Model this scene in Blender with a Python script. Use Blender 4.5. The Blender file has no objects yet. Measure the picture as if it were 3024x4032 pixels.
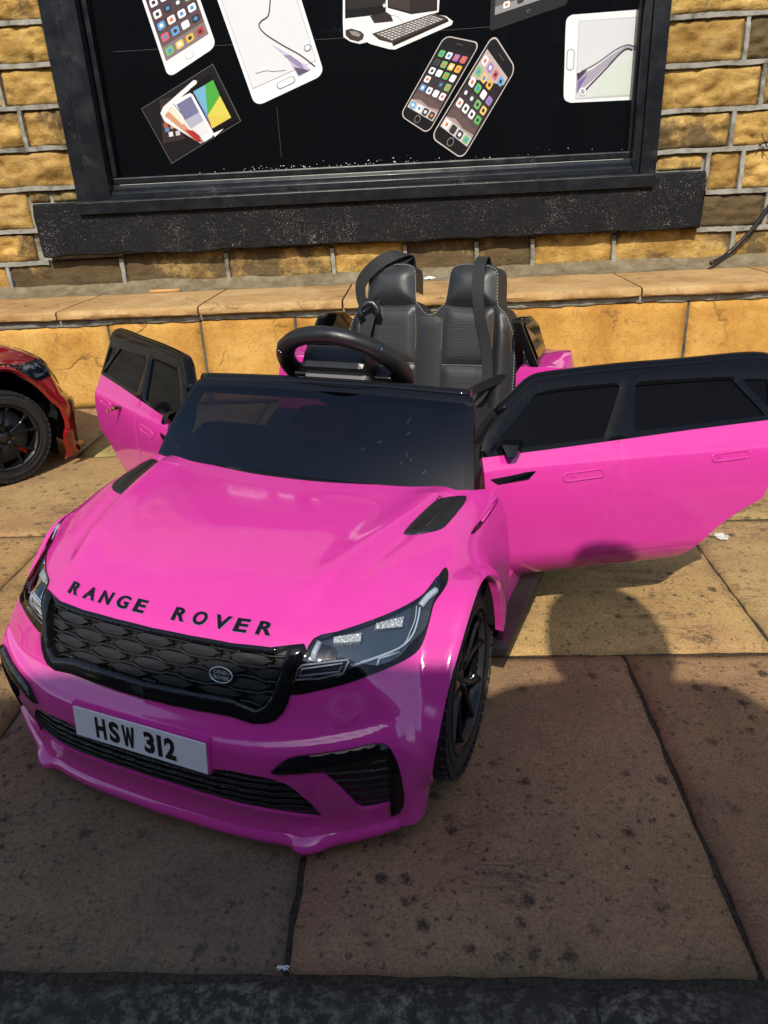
import bpy, bmesh, math, random
import numpy as np
from mathutils import Vector, Matrix, Euler, noise
from mathutils.geometry import delaunay_2d_cdt
random.seed(7); np.random.seed(7)
rad = math.radians
SC = bpy.context.scene
COL = SC.collection

# ------------------------------------------------------------------ camera, world, sun, exposure
CAM_F, CAM_PITCH, CAM_ROLL, CAM_YAW, CAM_H = 2920.289, 24.26746722, -2.94909999, -3.64200086, 0.8
SUN_AZ, SUN_EL = -174.5, 43.5          # direction towards the sun: azimuth from +Y (clockwise), elevation
def cam_basis():
    p, r, y = rad(CAM_PITCH), rad(CAM_ROLL), rad(CAM_YAW)
    fw = np.array([math.sin(y)*math.cos(p), math.cos(y)*math.cos(p), -math.sin(p)])
    ri = np.array([math.cos(y), -math.sin(y), 0.0])
    up = np.cross(ri, fw)
    c, s = math.cos(r), math.sin(r)
    return c*ri + s*up, -s*ri + c*up, fw
CR, CU, CF = cam_basis()
CC = np.array([0, 0, CAM_H])
cd = bpy.data.cameras.new('camera'); co = bpy.data.objects.new('camera', cd); COL.objects.link(co)
co.matrix_world = Matrix(((CR[0], CU[0], -CF[0], CC[0]), (CR[1], CU[1], -CF[1], CC[1]), (CR[2], CU[2], -CF[2], CC[2]), (0, 0, 0, 1)))
cd.sensor_fit = 'VERTICAL'; cd.sensor_height = 24.0; cd.lens = 24.0*CAM_F/4032.0
cd.clip_start = 0.02; cd.clip_end = 2000
SC.camera = co

w = bpy.data.worlds.new('World'); SC.world = w; w.use_nodes = True
nt = w.node_tree; bg = nt.nodes['Background']
sky = nt.nodes.new('ShaderNodeTexSky'); sky.sky_type = 'NISHITA'; sky.sun_disc = False
sky.sun_elevation = rad(SUN_EL); sky.sun_rotation = rad(SUN_AZ)
sky.air_density = 1.0; sky.dust_density = 1.0; sky.ozone_density = 1.0
nt.links.new(sky.outputs[0], bg.inputs[0]); bg.inputs[1].default_value = 0.15
sl = bpy.data.lights.new('sun', 'SUN'); sl.energy = 3.5; sl.angle = rad(0.53); sl.color = (1.0, 0.93, 0.80)
so = bpy.data.objects.new('sun', sl); COL.objects.link(so)
a, e = rad(SUN_AZ), rad(SUN_EL)
SUN_DIR = np.array([math.sin(a)*math.cos(e), math.cos(a)*math.cos(e), math.sin(e)])
so.rotation_euler = Vector(SUN_DIR).to_track_quat('Z', 'Y').to_euler()
so.location = (SUN_DIR*20).tolist()
vs = SC.view_settings; vs.view_transform = 'Standard'; vs.look = 'None'; vs.gamma = 1.0; vs.exposure = 0.42
vs.use_curve_mapping = False
SC.cycles.max_bounces = 8; SC.cycles.transparent_max_bounces = 12
SC.cycles.sample_clamp_indirect = 4.0

# ------------------------------------------------------------------ pixel rays of the calibrated camera (pixels of the 3024 x 4032 photograph)
def pray(px, py):
    return CF + CR*(px-1512)/CAM_F + CU*(2016-py)/CAM_F
def at_y(px, py, Y):
    d = pray(px, py); return CC + d*((Y-CC[1])/d[1])
def at_z(px, py, z):
    d = pray(px, py); return CC + d*((z-CC[2])/d[2])

# ------------------------------------------------------------------ materials
def srgb(r, g, b):
    f = lambda c: (c/12.92 if c <= 0.04045 else ((c+0.055)/1.055)**2.4)
    return (f(r/255), f(g/255), f(b/255), 1)
class NT:
    def __init__(s, name):
        s.m = bpy.data.materials.new(name); s.m.use_nodes = True; s.t = s.m.node_tree
        s.b = s.t.nodes['Principled BSDF']; s.out = s.t.nodes['Material Output']
        s.tc = None
    def n(s, t, **k):
        nd = s.t.nodes.new(t)
        for a_, v in k.items(): setattr(nd, a_, v)
        return nd
    def l(s, a_, b_): s.t.links.new(a_, b_)
    def coord(s, kind='Object', scale=(1, 1, 1), loc=(0, 0, 0), rot=(0, 0, 0)):
        if s.tc is None: s.tc = s.n('ShaderNodeTexCoord')
        mp = s.n('ShaderNodeMapping'); mp.inputs['Scale'].default_value = scale; mp.inputs['Location'].default_value = loc; mp.inputs['Rotation'].default_value = rot
        s.l(s.tc.outputs[kind], mp.inputs[0]); return mp.outputs[0]
    def noise(s, sc, det=4, rough=0.55, vec=None, dist=0.0):
        nd = s.n('ShaderNodeTexNoise'); nd.inputs['Scale'].default_value = sc; nd.inputs['Detail'].default_value = det
        nd.inputs['Roughness'].default_value = rough; nd.inputs['Distortion'].default_value = dist
        s.l(vec if vec is not None else s.coord(), nd.inputs['Vector']); return nd.outputs[0]
    def vor(s, sc, vec=None, feature='F1', rnd=1.0):
        nd = s.n('ShaderNodeTexVoronoi'); nd.feature = feature; nd.inputs['Scale'].default_value = sc; nd.inputs['Randomness'].default_value = rnd
        s.l(vec if vec is not None else s.coord(), nd.inputs['Vector']); return nd.outputs[0]
    def ramp(s, fac, stops, interp='LINEAR'):
        r = s.n('ShaderNodeValToRGB'); r.color_ramp.interpolation = interp
        el = r.color_ramp.elements
        while len(el) < len(stops): el.new(0.5)
        for i, (p, c) in enumerate(stops):
            el[i].position = p; el[i].color = c if len(c) == 4 else (*c, 1)
        s.l(fac, r.inputs[0]); return r.outputs[0]
    def mix(s, fac, a_, b_, bt='MIX'):
        m = s.n('ShaderNodeMix'); m.data_type = 'RGBA'; m.blend_type = bt
        for sock, v in ((m.inputs[0], fac), (m.inputs[6], a_), (m.inputs[7], b_)):
            if hasattr(v, 'links'): s.l(v, sock)
            elif isinstance(v, (int, float)): sock.default_value = v
            else: sock.default_value = v if len(v) == 4 else (*v, 1)
        return m.outputs[2]
    def math(s, op, a_, b_=None, c_=None):
        m = s.n('ShaderNodeMath'); m.operation = op
        for sock, v in zip(m.inputs, (a_, b_, c_)):
            if v is None: continue
            if hasattr(v, 'links'): s.l(v, sock)
            else: sock.default_value = v
        return m.outputs[0]
    def rnd(s):
        return s.n('ShaderNodeObjectInfo').outputs['Random']
    def bump(s, h, strength=0.3, dist=0.01, normal=None):
        b = s.n('ShaderNodeBump'); b.inputs['Strength'].default_value = strength; b.inputs['Distance'].default_value = dist
        s.l(h, b.inputs['Height'])
        if normal is not None: s.l(normal, b.inputs['Normal'])
        s.l(b.outputs[0], s.b.inputs['Normal']); return b.outputs[0]
    def set(s, **k):
        mp = dict(base='Base Color', rough='Roughness', metal='Metallic', spec='Specular IOR Level', coat='Coat Weight', coatr='Coat Roughness', trans='Transmission Weight', alpha='Alpha', ior='IOR', sss='Subsurface Weight', sheen='Sheen Weight')
        for a_, v in k.items():
            i = s.b.inputs[mp[a_]]
            if hasattr(v, 'links'): s.l(v, i)
            elif a_ == 'base' and len(v) == 3: i.default_value = (*v, 1)
            else: i.default_value = v
        return s
BLK = (0.0, 0.0, 0.0, 1); WHT = (1, 1, 1, 1)
M = {}
def simple(name, base, rough=0.5, **k):
    t = NT(name); t.set(base=base, rough=rough, **k); M[name] = t.m; return t

# painted plastic of the toy cars: glossy with faint scuffs in the gloss
def paint(name, base, r0=0.13, r1=0.30):
    t = NT(name)
    n1 = t.noise(9, 5, 0.6); n2 = t.noise(60, 3, 0.6, t.coord(scale=(1, 0.08, 1), rot=(0.2, 0.1, 0.6)))
    f = t.math('MULTIPLY', n1, n2)
    dust = t.math('MULTIPLY', t.ramp(t.noise(5, 6, 0.7), [(0.42, BLK), (0.75, (0.05,)*3)]), t.ramp(n2, [(0.35, (0.25,)*3), (0.65, WHT)]))
    sc_v = t.noise(14, 5, 0.75, t.coord(scale=(1, 9, 1), rot=(0.1, 0.0, 0.9)))
    dust = t.math('MAXIMUM', dust, t.ramp(sc_v, [(0.70, BLK), (0.75, (0.06,)*3)]))
    t.set(base=t.mix(dust, base, (0.62, 0.50, 0.48)), rough=t.ramp(f, [(0.12, (r0,)*3), (0.5, (r1,)*3)]), coat=0.6, coatr=0.05)
    t.bump(t.noise(11, 2, 0.5), 0.05, 0.004)
    M[name] = t.m
paint('pink_paint', (0.585, 0.035, 0.288), 0.06, 0.18)
paint('red_paint', (0.22, 0.0025, 0.006), 0.08, 0.16)
t = simple('gloss_black', (0.005, 0.005, 0.006), 0.07, spec=0.34); t.bump(t.noise(30, 2), 0.03, 0.003)
t = simple('satin_black', (0.010, 0.010, 0.011), 0.38)
t.set(rough=t.ramp(t.noise(40, 4), [(0.3, (0.30,)*3), (0.7, (0.50,)*3)]))
simple('trim_gloss', (0.004, 0.004, 0.005), 0.05, spec=0.2)
simple('red_panel', (0.85, 0.05, 0.09), 0.5)
simple('pane_black', (0.003, 0.003, 0.0035), 0.05, spec=0.09)
simple('matt_black', (0.006, 0.006, 0.0065), 0.6)
t = simple('grille_plate', (0.013, 0.013, 0.014), 0.42); t.bump(t.noise(900, 2), 0.15, 0.001)
t = NT('intake_mesh')          # fine wavy relief moulded in black plastic
wv = t.n('ShaderNodeTexWave'); wv.wave_type = 'BANDS'; wv.bands_direction = 'Z'; wv.inputs['Scale'].default_value = 26; wv.inputs['Distortion'].default_value = 1.3; wv.inputs['Detail'].default_value = 1.0; wv.inputs['Detail Scale'].default_value = 2.0
t.l(t.coord(scale=(1, 2.2, 1)), wv.inputs['Vector'])
t.set(base=(0.006, 0.006, 0.007), rough=0.4); t.bump(wv.outputs[1], 0.9, 0.004); M['intake_mesh'] = t.m
t = NT('tyre_rubber'); n = t.noise(40, 4)
t.set(base=t.ramp(n, [(0.35, (0.010, 0.010, 0.011)), (0.8, (0.022, 0.021, 0.020))]), rough=0.6); M['tyre_rubber'] = t.m
t = NT('leather'); n = t.vor(420)
t.set(base=(0.021, 0.021, 0.022), rough=0.42); t.bump(n, 0.25, 0.001); M['leather'] = t.m
t = NT('perforated_leather')
v1 = t.vor(170, t.coord(rot=(0, 0, 0.0)), rnd=0.0)
d = t.ramp(v1, [(0.16, BLK), (0.30, WHT)])
t.set(base=t.mix(d, (0.006, 0.006, 0.006), (0.026, 0.026, 0.027)), rough=0.46); t.bump(d, 0.5, 0.0015); M['perforated_leather'] = t.m
t = NT('webbing'); wv = t.n('ShaderNodeTexWave'); wv.inputs['Scale'].default_value = 130; wv.bands_direction = 'DIAGONAL'; t.l(t.coord(), wv.inputs['Vector'])
t.set(base=(0.011, 0.011, 0.012), rough=0.75); t.bump(wv.outputs[1], 0.5, 0.001); M['webbing'] = t.m
simple('stitch_thread', (0.30, 0.30, 0.30), 0.8)
simple('chrome', (0.75, 0.75, 0.76), 0.09, metal=1.0)
simple('dark_chrome', (0.10, 0.10, 0.115), 0.12, metal=1.0)
simple('plate_white', (0.72, 0.73, 0.76), 0.28)
simple('print_black', (0.008, 0.008, 0.009), 0.35)
simple('badge_green', (0.012, 0.03, 0.022), 0.25)
simple('silver', (0.62, 0.63, 0.63), 0.3, metal=0.8)
simple('brake_disc', (0.20, 0.195, 0.185), 0.45, metal=0.6)
simple('red_plastic', (0.55, 0.006, 0.008), 0.35)
simple('grey_plastic', (0.13, 0.132, 0.135), 0.45)
simple('lamp_bowl', (0.040, 0.050, 0.066), 0.14)
t = simple('lamp_reflector', (0.85, 0.85, 0.80), 0.12, metal=0.35); t.bump(t.vor(260), 1.0, 0.004)
simple('lamp_bar', (0.50, 0.53, 0.58), 0.2)
def clear(name, tint, rough, fres_boost=0.0):
    t = NT(name); tr = t.n('ShaderNodeBsdfTransparent'); tr.inputs[0].default_value = (*tint, 1)
    gl = t.n('ShaderNodeBsdfGlossy'); gl.inputs['Roughness'].default_value = rough
    fr = t.n('ShaderNodeFresnel'); fr.inputs[0].default_value = 1.5
    mx = t.n('ShaderNodeMixShader'); t.l(t.math('ADD', fr.outputs[0], fres_boost), mx.inputs[0]); t.l(tr.outputs[0], mx.inputs[1]); t.l(gl.outputs[0], mx.inputs[2])
    t.l(mx.outputs[0], t.out.inputs[0]); M[name] = t.m; return t
clear('clear_lens', (0.82, 0.86, 0.92), 0.03, 0.05)
clear('tinted_glass', (0.055, 0.050, 0.058), 0.02, 0.012)
clear('insect_wing', (0.55, 0.45, 0.40), 0.2)
t = NT('window_black')          # black film behind the shop glass
nz = t.noise(6, 5, 0.6)
t.set(base=(0.0035, 0.004, 0.005), rough=t.ramp(nz, [(0.3, (0.02,)*3), (0.8, (0.10,)*3)]), spec=0.22); t.bump(t.noise(1.6, 1), 0.03, 0.02); M['window_black'] = t.m
t = NT('frame_black')
sp = t.ramp(t.math('MULTIPLY', t.noise(330, 2, 0.8), t.noise(9, 3)), [(0.40, BLK), (0.46, WHT)])
t.set(base=t.mix(sp, (0.009, 0.010, 0.012), (0.16, 0.16, 0.15)), spec=0.42, rough=t.ramp(t.noise(14, 4), [(0.3, (0.18,)*3), (0.7, (0.40,)*3)])); t.bump(t.noise(70, 3), 0.08, 0.002); M['frame_black'] = t.m
t = NT('sill_black')            # stone sill painted black, chipped and dusty
sp = t.ramp(t.math('MULTIPLY_ADD', t.noise(6, 5, 0.7), 0.38, t.noise(300, 2, 0.6)), [(0.875, BLK), (0.90, WHT)])
ds = t.ramp(t.noise(5, 5, 0.7), [(0.50, BLK), (0.85, (0.45,)*3)])
c1 = t.mix(ds, (0.0055, 0.0055, 0.0065), (0.022, 0.021, 0.021))
t.set(base=t.mix(sp, c1, (0.38, 0.37, 0.35)), rough=0.5, spec=0.22); t.bump(t.noise(60, 6, 0.7), 0.55, 0.006); M['sill_black'] = t.m

# sandstone of the house wall: ochre blocks, sooty in patches
t = NT('wall_stone')
ob = t.rnd()
ofs = t.n('ShaderNodeCombineXYZ'); t.l(t.math('MULTIPLY', ob, 31.0), ofs.inputs[0]); t.l(t.math('MULTIPLY', ob, 17.0), ofs.inputs[2])
ad = t.n('ShaderNodeVectorMath'); ad.operation = 'ADD'; t.l(t.coord(), ad.inputs[0]); t.l(ofs.outputs[0], ad.inputs[1]); V = ad.outputs[0]
g = t.ramp(t.noise(7, 6, 0.65, V), [(0.28, (0.26, 0.135, 0.030)), (0.5, (0.60, 0.385, 0.110)), (0.68, (0.82, 0.61, 0.26))])
st = t.n('ShaderNodeTexNoise'); st.inputs['Scale'].default_value = 6; st.inputs['Detail'].default_value = 6; mp2 = t.n('ShaderNodeMapping'); mp2.inputs['Scale'].default_value = (1, 1, 3); t.l(V, mp2.inputs[0]); t.l(mp2.outputs[0], st.inputs['Vector'])
g = t.mix(0.38, g, t.ramp(st.outputs[0], [(0.38, (0.20, 0.10, 0.022)), (0.56, (0.76, 0.53, 0.19))]))
tone = t.ramp(ob, [(0.0, (0.62, 0.54, 0.45)), (0.3, (1.0, 0.98, 0.92)), (0.55, (1.0, 0.90, 0.72)), (0.8, (1.0, 1.0, 1.05)), (1.0, (0.74, 0.72, 0.70))])
g = t.mix(1.0, g, tone, 'MULTIPLY')
soot = t.math('ADD', t.noise(4.5, 7, 0.72, V), t.math('MULTIPLY', t.math('SUBTRACT', t.n('ShaderNodeObjectInfo').outputs['Random'], 0.5), 0.34))
sm = t.ramp(soot, [(0.49, BLK), (0.62, WHT)])
g = t.mix(t.math('MULTIPLY', sm, 0.86), g, (0.052, 0.041, 0.031))
g = t.mix(t.ramp(t.noise(260, 2, 0.7, V), [(0.35, (0.35,)*3), (0.6, BLK)]), g, (0.16, 0.10, 0.04))
t.set(base=g, rough=0.9, spec=0.2)
b1 = t.bump(st.outputs[0], 0.7, 0.018); 
b2 = t.bump(t.noise(48, 9, 0.75, V), 1.0, 0.011, b1); M['wall_stone'] = t.m
# smooth sawn sandstone of the low wall and its coping
def sawn(name, cols, bum):
    t = NT(name); ob = t.rnd()
    ofs = t.n('ShaderNodeCombineXYZ'); t.l(t.math('MULTIPLY', ob, 23.0), ofs.inputs[0]); t.l(t.math('MULTIPLY', ob, 9.0), ofs.inputs[1])
    ad = t.n('ShaderNodeVectorMath'); ad.operation = 'ADD'; t.l(t.coord(), ad.inputs[0]); t.l(ofs.outputs[0], ad.inputs[1]); V = ad.outputs[0]
    n1 = t.noise(3.2, 5, 0.6, V, 0.6); n2 = t.noise(14, 6, 0.7, V, 0.4); n3 = t.noise(150, 3, 0.7, V)
    g = t.ramp(n1, [(0.28, cols[0]), (0.5, cols[1]), (0.72, cols[2])])
    g = t.mix(t.ramp(n2, [(0.50, BLK), (0.80, (0.75,)*3)]), g, cols[3])
    g = t.mix(t.ramp(n3, [(0.30, (0.7,)*3), (0.5, BLK)]), g, cols[0])
    g = t.mix(t.ramp(t.noise(32, 6, 0.75, V, 0.8), [(0.56, BLK), (0.68, (0.45,)*3)]), g, (0.15, 0.085, 0.035))
    g = t.mix(t.ramp(t.noise(6.5, 6, 0.75, V, 1.0), [(0.60, BLK), (0.74, (0.55,)*3)]), g, (0.12, 0.085, 0.05))
    wv_ = t.n('ShaderNodeVectorMath'); wv_.operation = 'MULTIPLY_ADD'; wv_.inputs[1].default_value = (0.16,)*3
    nn_ = t.n('ShaderNodeTexNoise'); nn_.inputs['Scale'].default_value = 7; nn_.inputs['Detail'].default_value = 5; t.l(V, nn_.inputs['Vector']); t.l(nn_.outputs['Color'], wv_.inputs[0]); t.l(V, wv_.inputs[2])
    ck = t.ramp(t.vor(4.2, wv_.outputs[0], 'DISTANCE_TO_EDGE'), [(0.0, WHT), (0.022, BLK)])
    ck = t.math('MULTIPLY', ck, t.ramp(t.noise(3.6, 3, 0.6, V), [(0.50, BLK), (0.60, WHT)]))
    g = t.mix(t.math('MULTIPLY', ck, 0.65), g, (0.10, 0.06, 0.028))
    t.set(base=g, rough=0.85, spec=0.25); b0 = t.bump(ck, 0.5, -0.006); b1 = t.bump(n2, 0.35, bum, b0); t.bump(n3, 0.35, 0.002, b1); M[name] = t.m
sawn('slab_stone', [(0.32, 0.140, 0.024), (0.51, 0.275, 0.062), (0.64, 0.385, 0.110), (0.29, 0.120, 0.022)], 0.018)
sawn('coping_stone', [(0.30, 0.165, 0.060), (0.45, 0.28, 0.115), (0.55, 0.375, 0.185), (0.25, 0.135, 0.050)], 0.010)
t = NT('mortar'); n1 = t.noise(18, 5, 0.6); n2 = t.noise(240, 3)
g = t.ramp(n1, [(0.3, (0.10, 0.09, 0.07)), (0.48, (0.25, 0.238, 0.20)), (0.75, (0.37, 0.355, 0.31))])
t.set(base=g, rough=0.95, spec=0.15); b1 = t.bump(n1, 0.4, 0.006); t.bump(n2, 0.5, 0.002, b1); M['mortar'] = t.m
t = NT('dirty_mortar'); n1 = t.noise(16, 6, 0.7); n2 = t.noise(170, 4, .7)
g = t.ramp(n1, [(0.3, (0.105, 0.078, 0.042)), (0.55, (0.20, 0.160, 0.098)), (0.8, (0.29, 0.255, 0.19))])
t.set(base=g, rough=0.95, spec=0.15); b1 = t.bump(n1, 0.6, 0.010); t.bump(n2, 0.7, 0.003, b1); M['dirty_mortar'] = t.m
t = NT('bed_mortar'); n1 = t.noise(15, 6, 0.7)
t.set(base=t.ramp(n1, [(0.3, (0.055, 0.048, 0.038)), (0.7, (0.17, 0.15, 0.115))]), rough=0.95, spec=0.1); t.bump(t.noise(120, 5, 0.8), 0.9, 0.006); M['bed_mortar'] = t.m

# pavement flags: grainy buff stone, black lichen spots, worn streaks; tint changes from flag to flag
t = NT('paving'); ob = t.rnd()
ofs = t.n('ShaderNodeCombineXYZ'); t.l(t.math('MULTIPLY', ob, 13.0), ofs.inputs[0]); t.l(t.math('MULTIPLY', ob, 29.0), ofs.inputs[1])
ad = t.n('ShaderNodeVectorMath'); ad.operation = 'ADD'; t.l(t.coord(), ad.inputs[0]); t.l(ofs.outputs[0], ad.inputs[1]); V = ad.outputs[0]
grain = t.noise(260, 6, 0.82, V); cl = t.noise(4.0, 6, 0.62, V, 0.6)
at = t.n('ShaderNodeAttribute'); at.attribute_type = 'OBJECT'; at.attribute_name = 'tint'
base = t.mix(t.ramp(cl, [(0.3, BLK), (0.7, WHT)]), (0.38, 0.262, 0.130), (0.56, 0.405, 0.200))
base = t.mix(t.ramp(t.noise(2.2, 4, 0.6, V, 0.4), [(0.48, BLK), (0.68, (0.75,)*3)]), base, (0.40, 0.235, 0.150))
base = t.mix(t.ramp(t.noise(9, 6, 0.7, V, 0.5), [(0.50, BLK), (0.75, (0.6,)*3)]), base, (0.24, 0.18, 0.115))
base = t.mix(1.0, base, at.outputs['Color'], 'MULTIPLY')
base = t.mix(1.0, base, t.ramp(grain, [(0.32, (0.30, 0.28, 0.26)), (0.47, (0.90, 0.90, 0.90)), (0.56, (1.0, 1.0, 1.0)), (0.70, (1.6, 1.6, 1.55))]), 'MULTIPLY')
base = t.mix(t.ramp(t.noise(110, 5, 0.75, V), [(0.30, (0.75,)*3), (0.42, BLK)]), base, (0.085, 0.058, 0.042))
stv = t.n('ShaderNodeMapping'); stv.inputs['Scale'].default_value = (1, 2.4, 1); stv.inputs['Rotation'].default_value = (0, 0, 0.12); t.l(V, stv.inputs[0])
sn = t.noise(4.5, 8, 0.74, stv.outputs[0], 0.5)
streak = t.math('MULTIPLY', t.ramp(sn, [(0.485, BLK), (0.505, WHT), (0.525, BLK)]), t.ramp(t.noise(3.1, 3, 0.6, V), [(0.52, BLK), (0.64, (0.75,)*3)]))
base = t.mix(streak, base, (0.060, 0.047, 0.036))
jit = t.n('ShaderNodeTexNoise'); jit.inputs['Scale'].default_value = 120; jit.inputs['Detail'].default_value = 6; jit.inputs['Roughness'].default_value = 0.75; t.l(V, jit.inputs['Vector'])
jv = t.n('ShaderNodeVectorMath'); jv.operation = 'MULTIPLY_ADD'; jv.inputs[1].default_value = (0.030,)*3; t.l(jit.outputs['Color'], jv.inputs[0]); t.l(V, jv.inputs[2])
msk = t.ramp(t.noise(2.4, 4, 0.65, V), [(0.38, (0.22,)*3), (0.56, WHT)])
v1 = t.vor(30, jv.outputs[0]); v2 = t.vor(84, jv.outputs[0])
cm1 = t.n('ShaderNodeTexVoronoi'); cm1.inputs['Scale'].default_value = 30; t.l(jv.outputs[0], cm1.inputs['Vector'])
cm2 = t.n('ShaderNodeTexVoronoi'); cm2.inputs['Scale'].default_value = 84; t.l(jv.outputs[0], cm2.inputs['Vector'])
s1 = t.math('MULTIPLY', t.ramp(v1, [(0.16, WHT), (0.34, BLK)]), t.ramp(cm1.outputs['Color'], [(0.53, BLK), (0.62, WHT)]))
s2 = t.math('MULTIPLY', t.ramp(v2, [(0.17, WHT), (0.36, BLK)]), t.ramp(cm2.outputs['Color'], [(0.50, BLK), (0.56, WHT)]))
s3 = t.ramp(t.noise(34, 8, 0.80, V, 0.3), [(0.635, BLK), (0.70, WHT)])
sp = t.math('MULTIPLY', t.math('MAXIMUM', t.math('MAXIMUM', s1, s2), s3), msk)
sp = t.math('MULTIPLY', sp, t.ramp(grain, [(0.40, WHT), (0.70, (0.6,)*3)]))
base = t.mix(t.math('MULTIPLY', sp, 0.95), base, (0.022, 0.019, 0.019))
t.set(base=base, rough=0.88, spec=0.25)
b1 = t.bump(streak, 0.25, -0.004); b2 = t.bump(cl, 0.25, 0.008, b1); t.bump(grain, 1.0, 0.005, b2); M['paving'] = t.m
t = NT('kerb_stone'); V = t.coord()
n1 = t.noise(60, 6, 0.8, V); n2 = t.noise(7, 4, 0.6, V)
g = t.mix(t.ramp(n1, [(0.47, BLK), (0.62, WHT)]), (0.040, 0.036, 0.031), (0.25, 0.222, 0.17))
g = t.mix(t.ramp(n2, [(0.35, (0.75,)*3), (0.65, BLK)]), g, (0.045, 0.040, 0.034))
t.set(base=g, rough=0.9, spec=0.25); b1 = t.bump(n1, 0.6, 0.006); t.bump(t.noise(300, 3, 0.7, V), 0.6, 0.003, b1); M['kerb_stone'] = t.m
t = NT('joint_dirt'); n1 = t.noise(140, 5, 0.8)
t.set(base=t.ramp(n1, [(0.35, (0.030, 0.025, 0.018)), (0.75, (0.14, 0.112, 0.075))]), rough=0.95, spec=0.1); t.bump(n1, 1.0, 0.006); M['joint_dirt'] = t.m
t = NT('asphalt'); n1 = t.noise(160, 4, 0.8)
t.set(base=t.ramp(n1, [(0.3, (0.03, 0.03, 0.03)), (0.7, (0.075, 0.073, 0.07))]), rough=0.9, spec=0.2); t.bump(n1, 0.8, 0.006); M['asphalt'] = t.m
simple('cable_black', (0.010, 0.010, 0.012), 0.35)
simple('rolled_paper', (0.50, 0.27, 0.09), 0.7)
simple('paper', (0.75, 0.75, 0.74), 0.7)
t = simple('dropping', (0.62, 0.60, 0.55), 0.9)
simple('insect_dark', (0.015, 0.010, 0.006), 0.4); simple('insect_amber', (0.30, 0.14, 0.02), 0.4)
simple('skin', (0.45, 0.26, 0.18), 0.5, sss=0.1); simple('hair', (0.02, 0.013, 0.009), 0.5)
simple('coat_cloth', (0.022, 0.022, 0.026), 0.85); simple('trouser_cloth', (0.02, 0.025, 0.045), 0.85); simple('shoe', (0.03, 0.03, 0.03), 0.5)
paint('van_paint', (0.05, 0.052, 0.058), 0.08, 0.2)
simple('van_glass', (0.006, 0.007, 0.008), 0.03); simple('lamp_red', (0.35, 0.01, 0.01), 0.15); simple('lamp_white', (0.7, 0.7, 0.68), 0.1)
simple('render_wall', (0.20, 0.17, 0.13), 0.9); simple('roof_slate', (0.05, 0.05, 0.055), 0.7); simple('door_paint', (0.04, 0.05, 0.09), 0.4); simple('white_paint', (0.7, 0.7, 0.68), 0.4)

# ------------------------------------------------------------------ mesh helpers
def link(name, me, mat=None, parent=None, label=None, kind=None):
    o = bpy.data.objects.new(name, me); COL.objects.link(o)
    if mat is not None:
        for mm in (mat if isinstance(mat, (list, tuple)) else [mat]): me.materials.append(M[mm])
    if parent is not None: o.parent = parent
    if label: o['label'] = label
    if kind: o['kind'] = kind
    return o
def mesh(verts, faces, smooth=False, mats=None, name='mesh', sharp=0):
    me = bpy.data.meshes.new(name); me.from_pydata([tuple(map(float, v)) for v in verts], [], [tuple(map(int, f)) for f in faces])
    if mats is not None: me.polygons.foreach_set('material_index', mats)
    if smooth: me.polygons.foreach_set('use_smooth', [True]*len(me.polygons))
    me.update()
    if sharp: me.set_sharp_from_angle(angle=rad(sharp))
    return me
def empty(name, loc=(0, 0, 0), rz=0.0, label=None, cat=None, group=None, parent=None):
    o = bpy.data.objects.new(name, None); COL.objects.link(o); o.location = loc; o.rotation_euler = (0, 0, rz); o.empty_display_size = 0.1
    if label: o['label'] = label
    if cat: o['category'] = cat
    if group: o['group'] = group
    if parent: o.parent = parent
    return o
def tag(o, label, cat, group=None, kind=None):
    o['label'] = label; o['category'] = cat
    if group: o['group'] = group
    if kind: o['kind'] = kind
    return o
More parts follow.
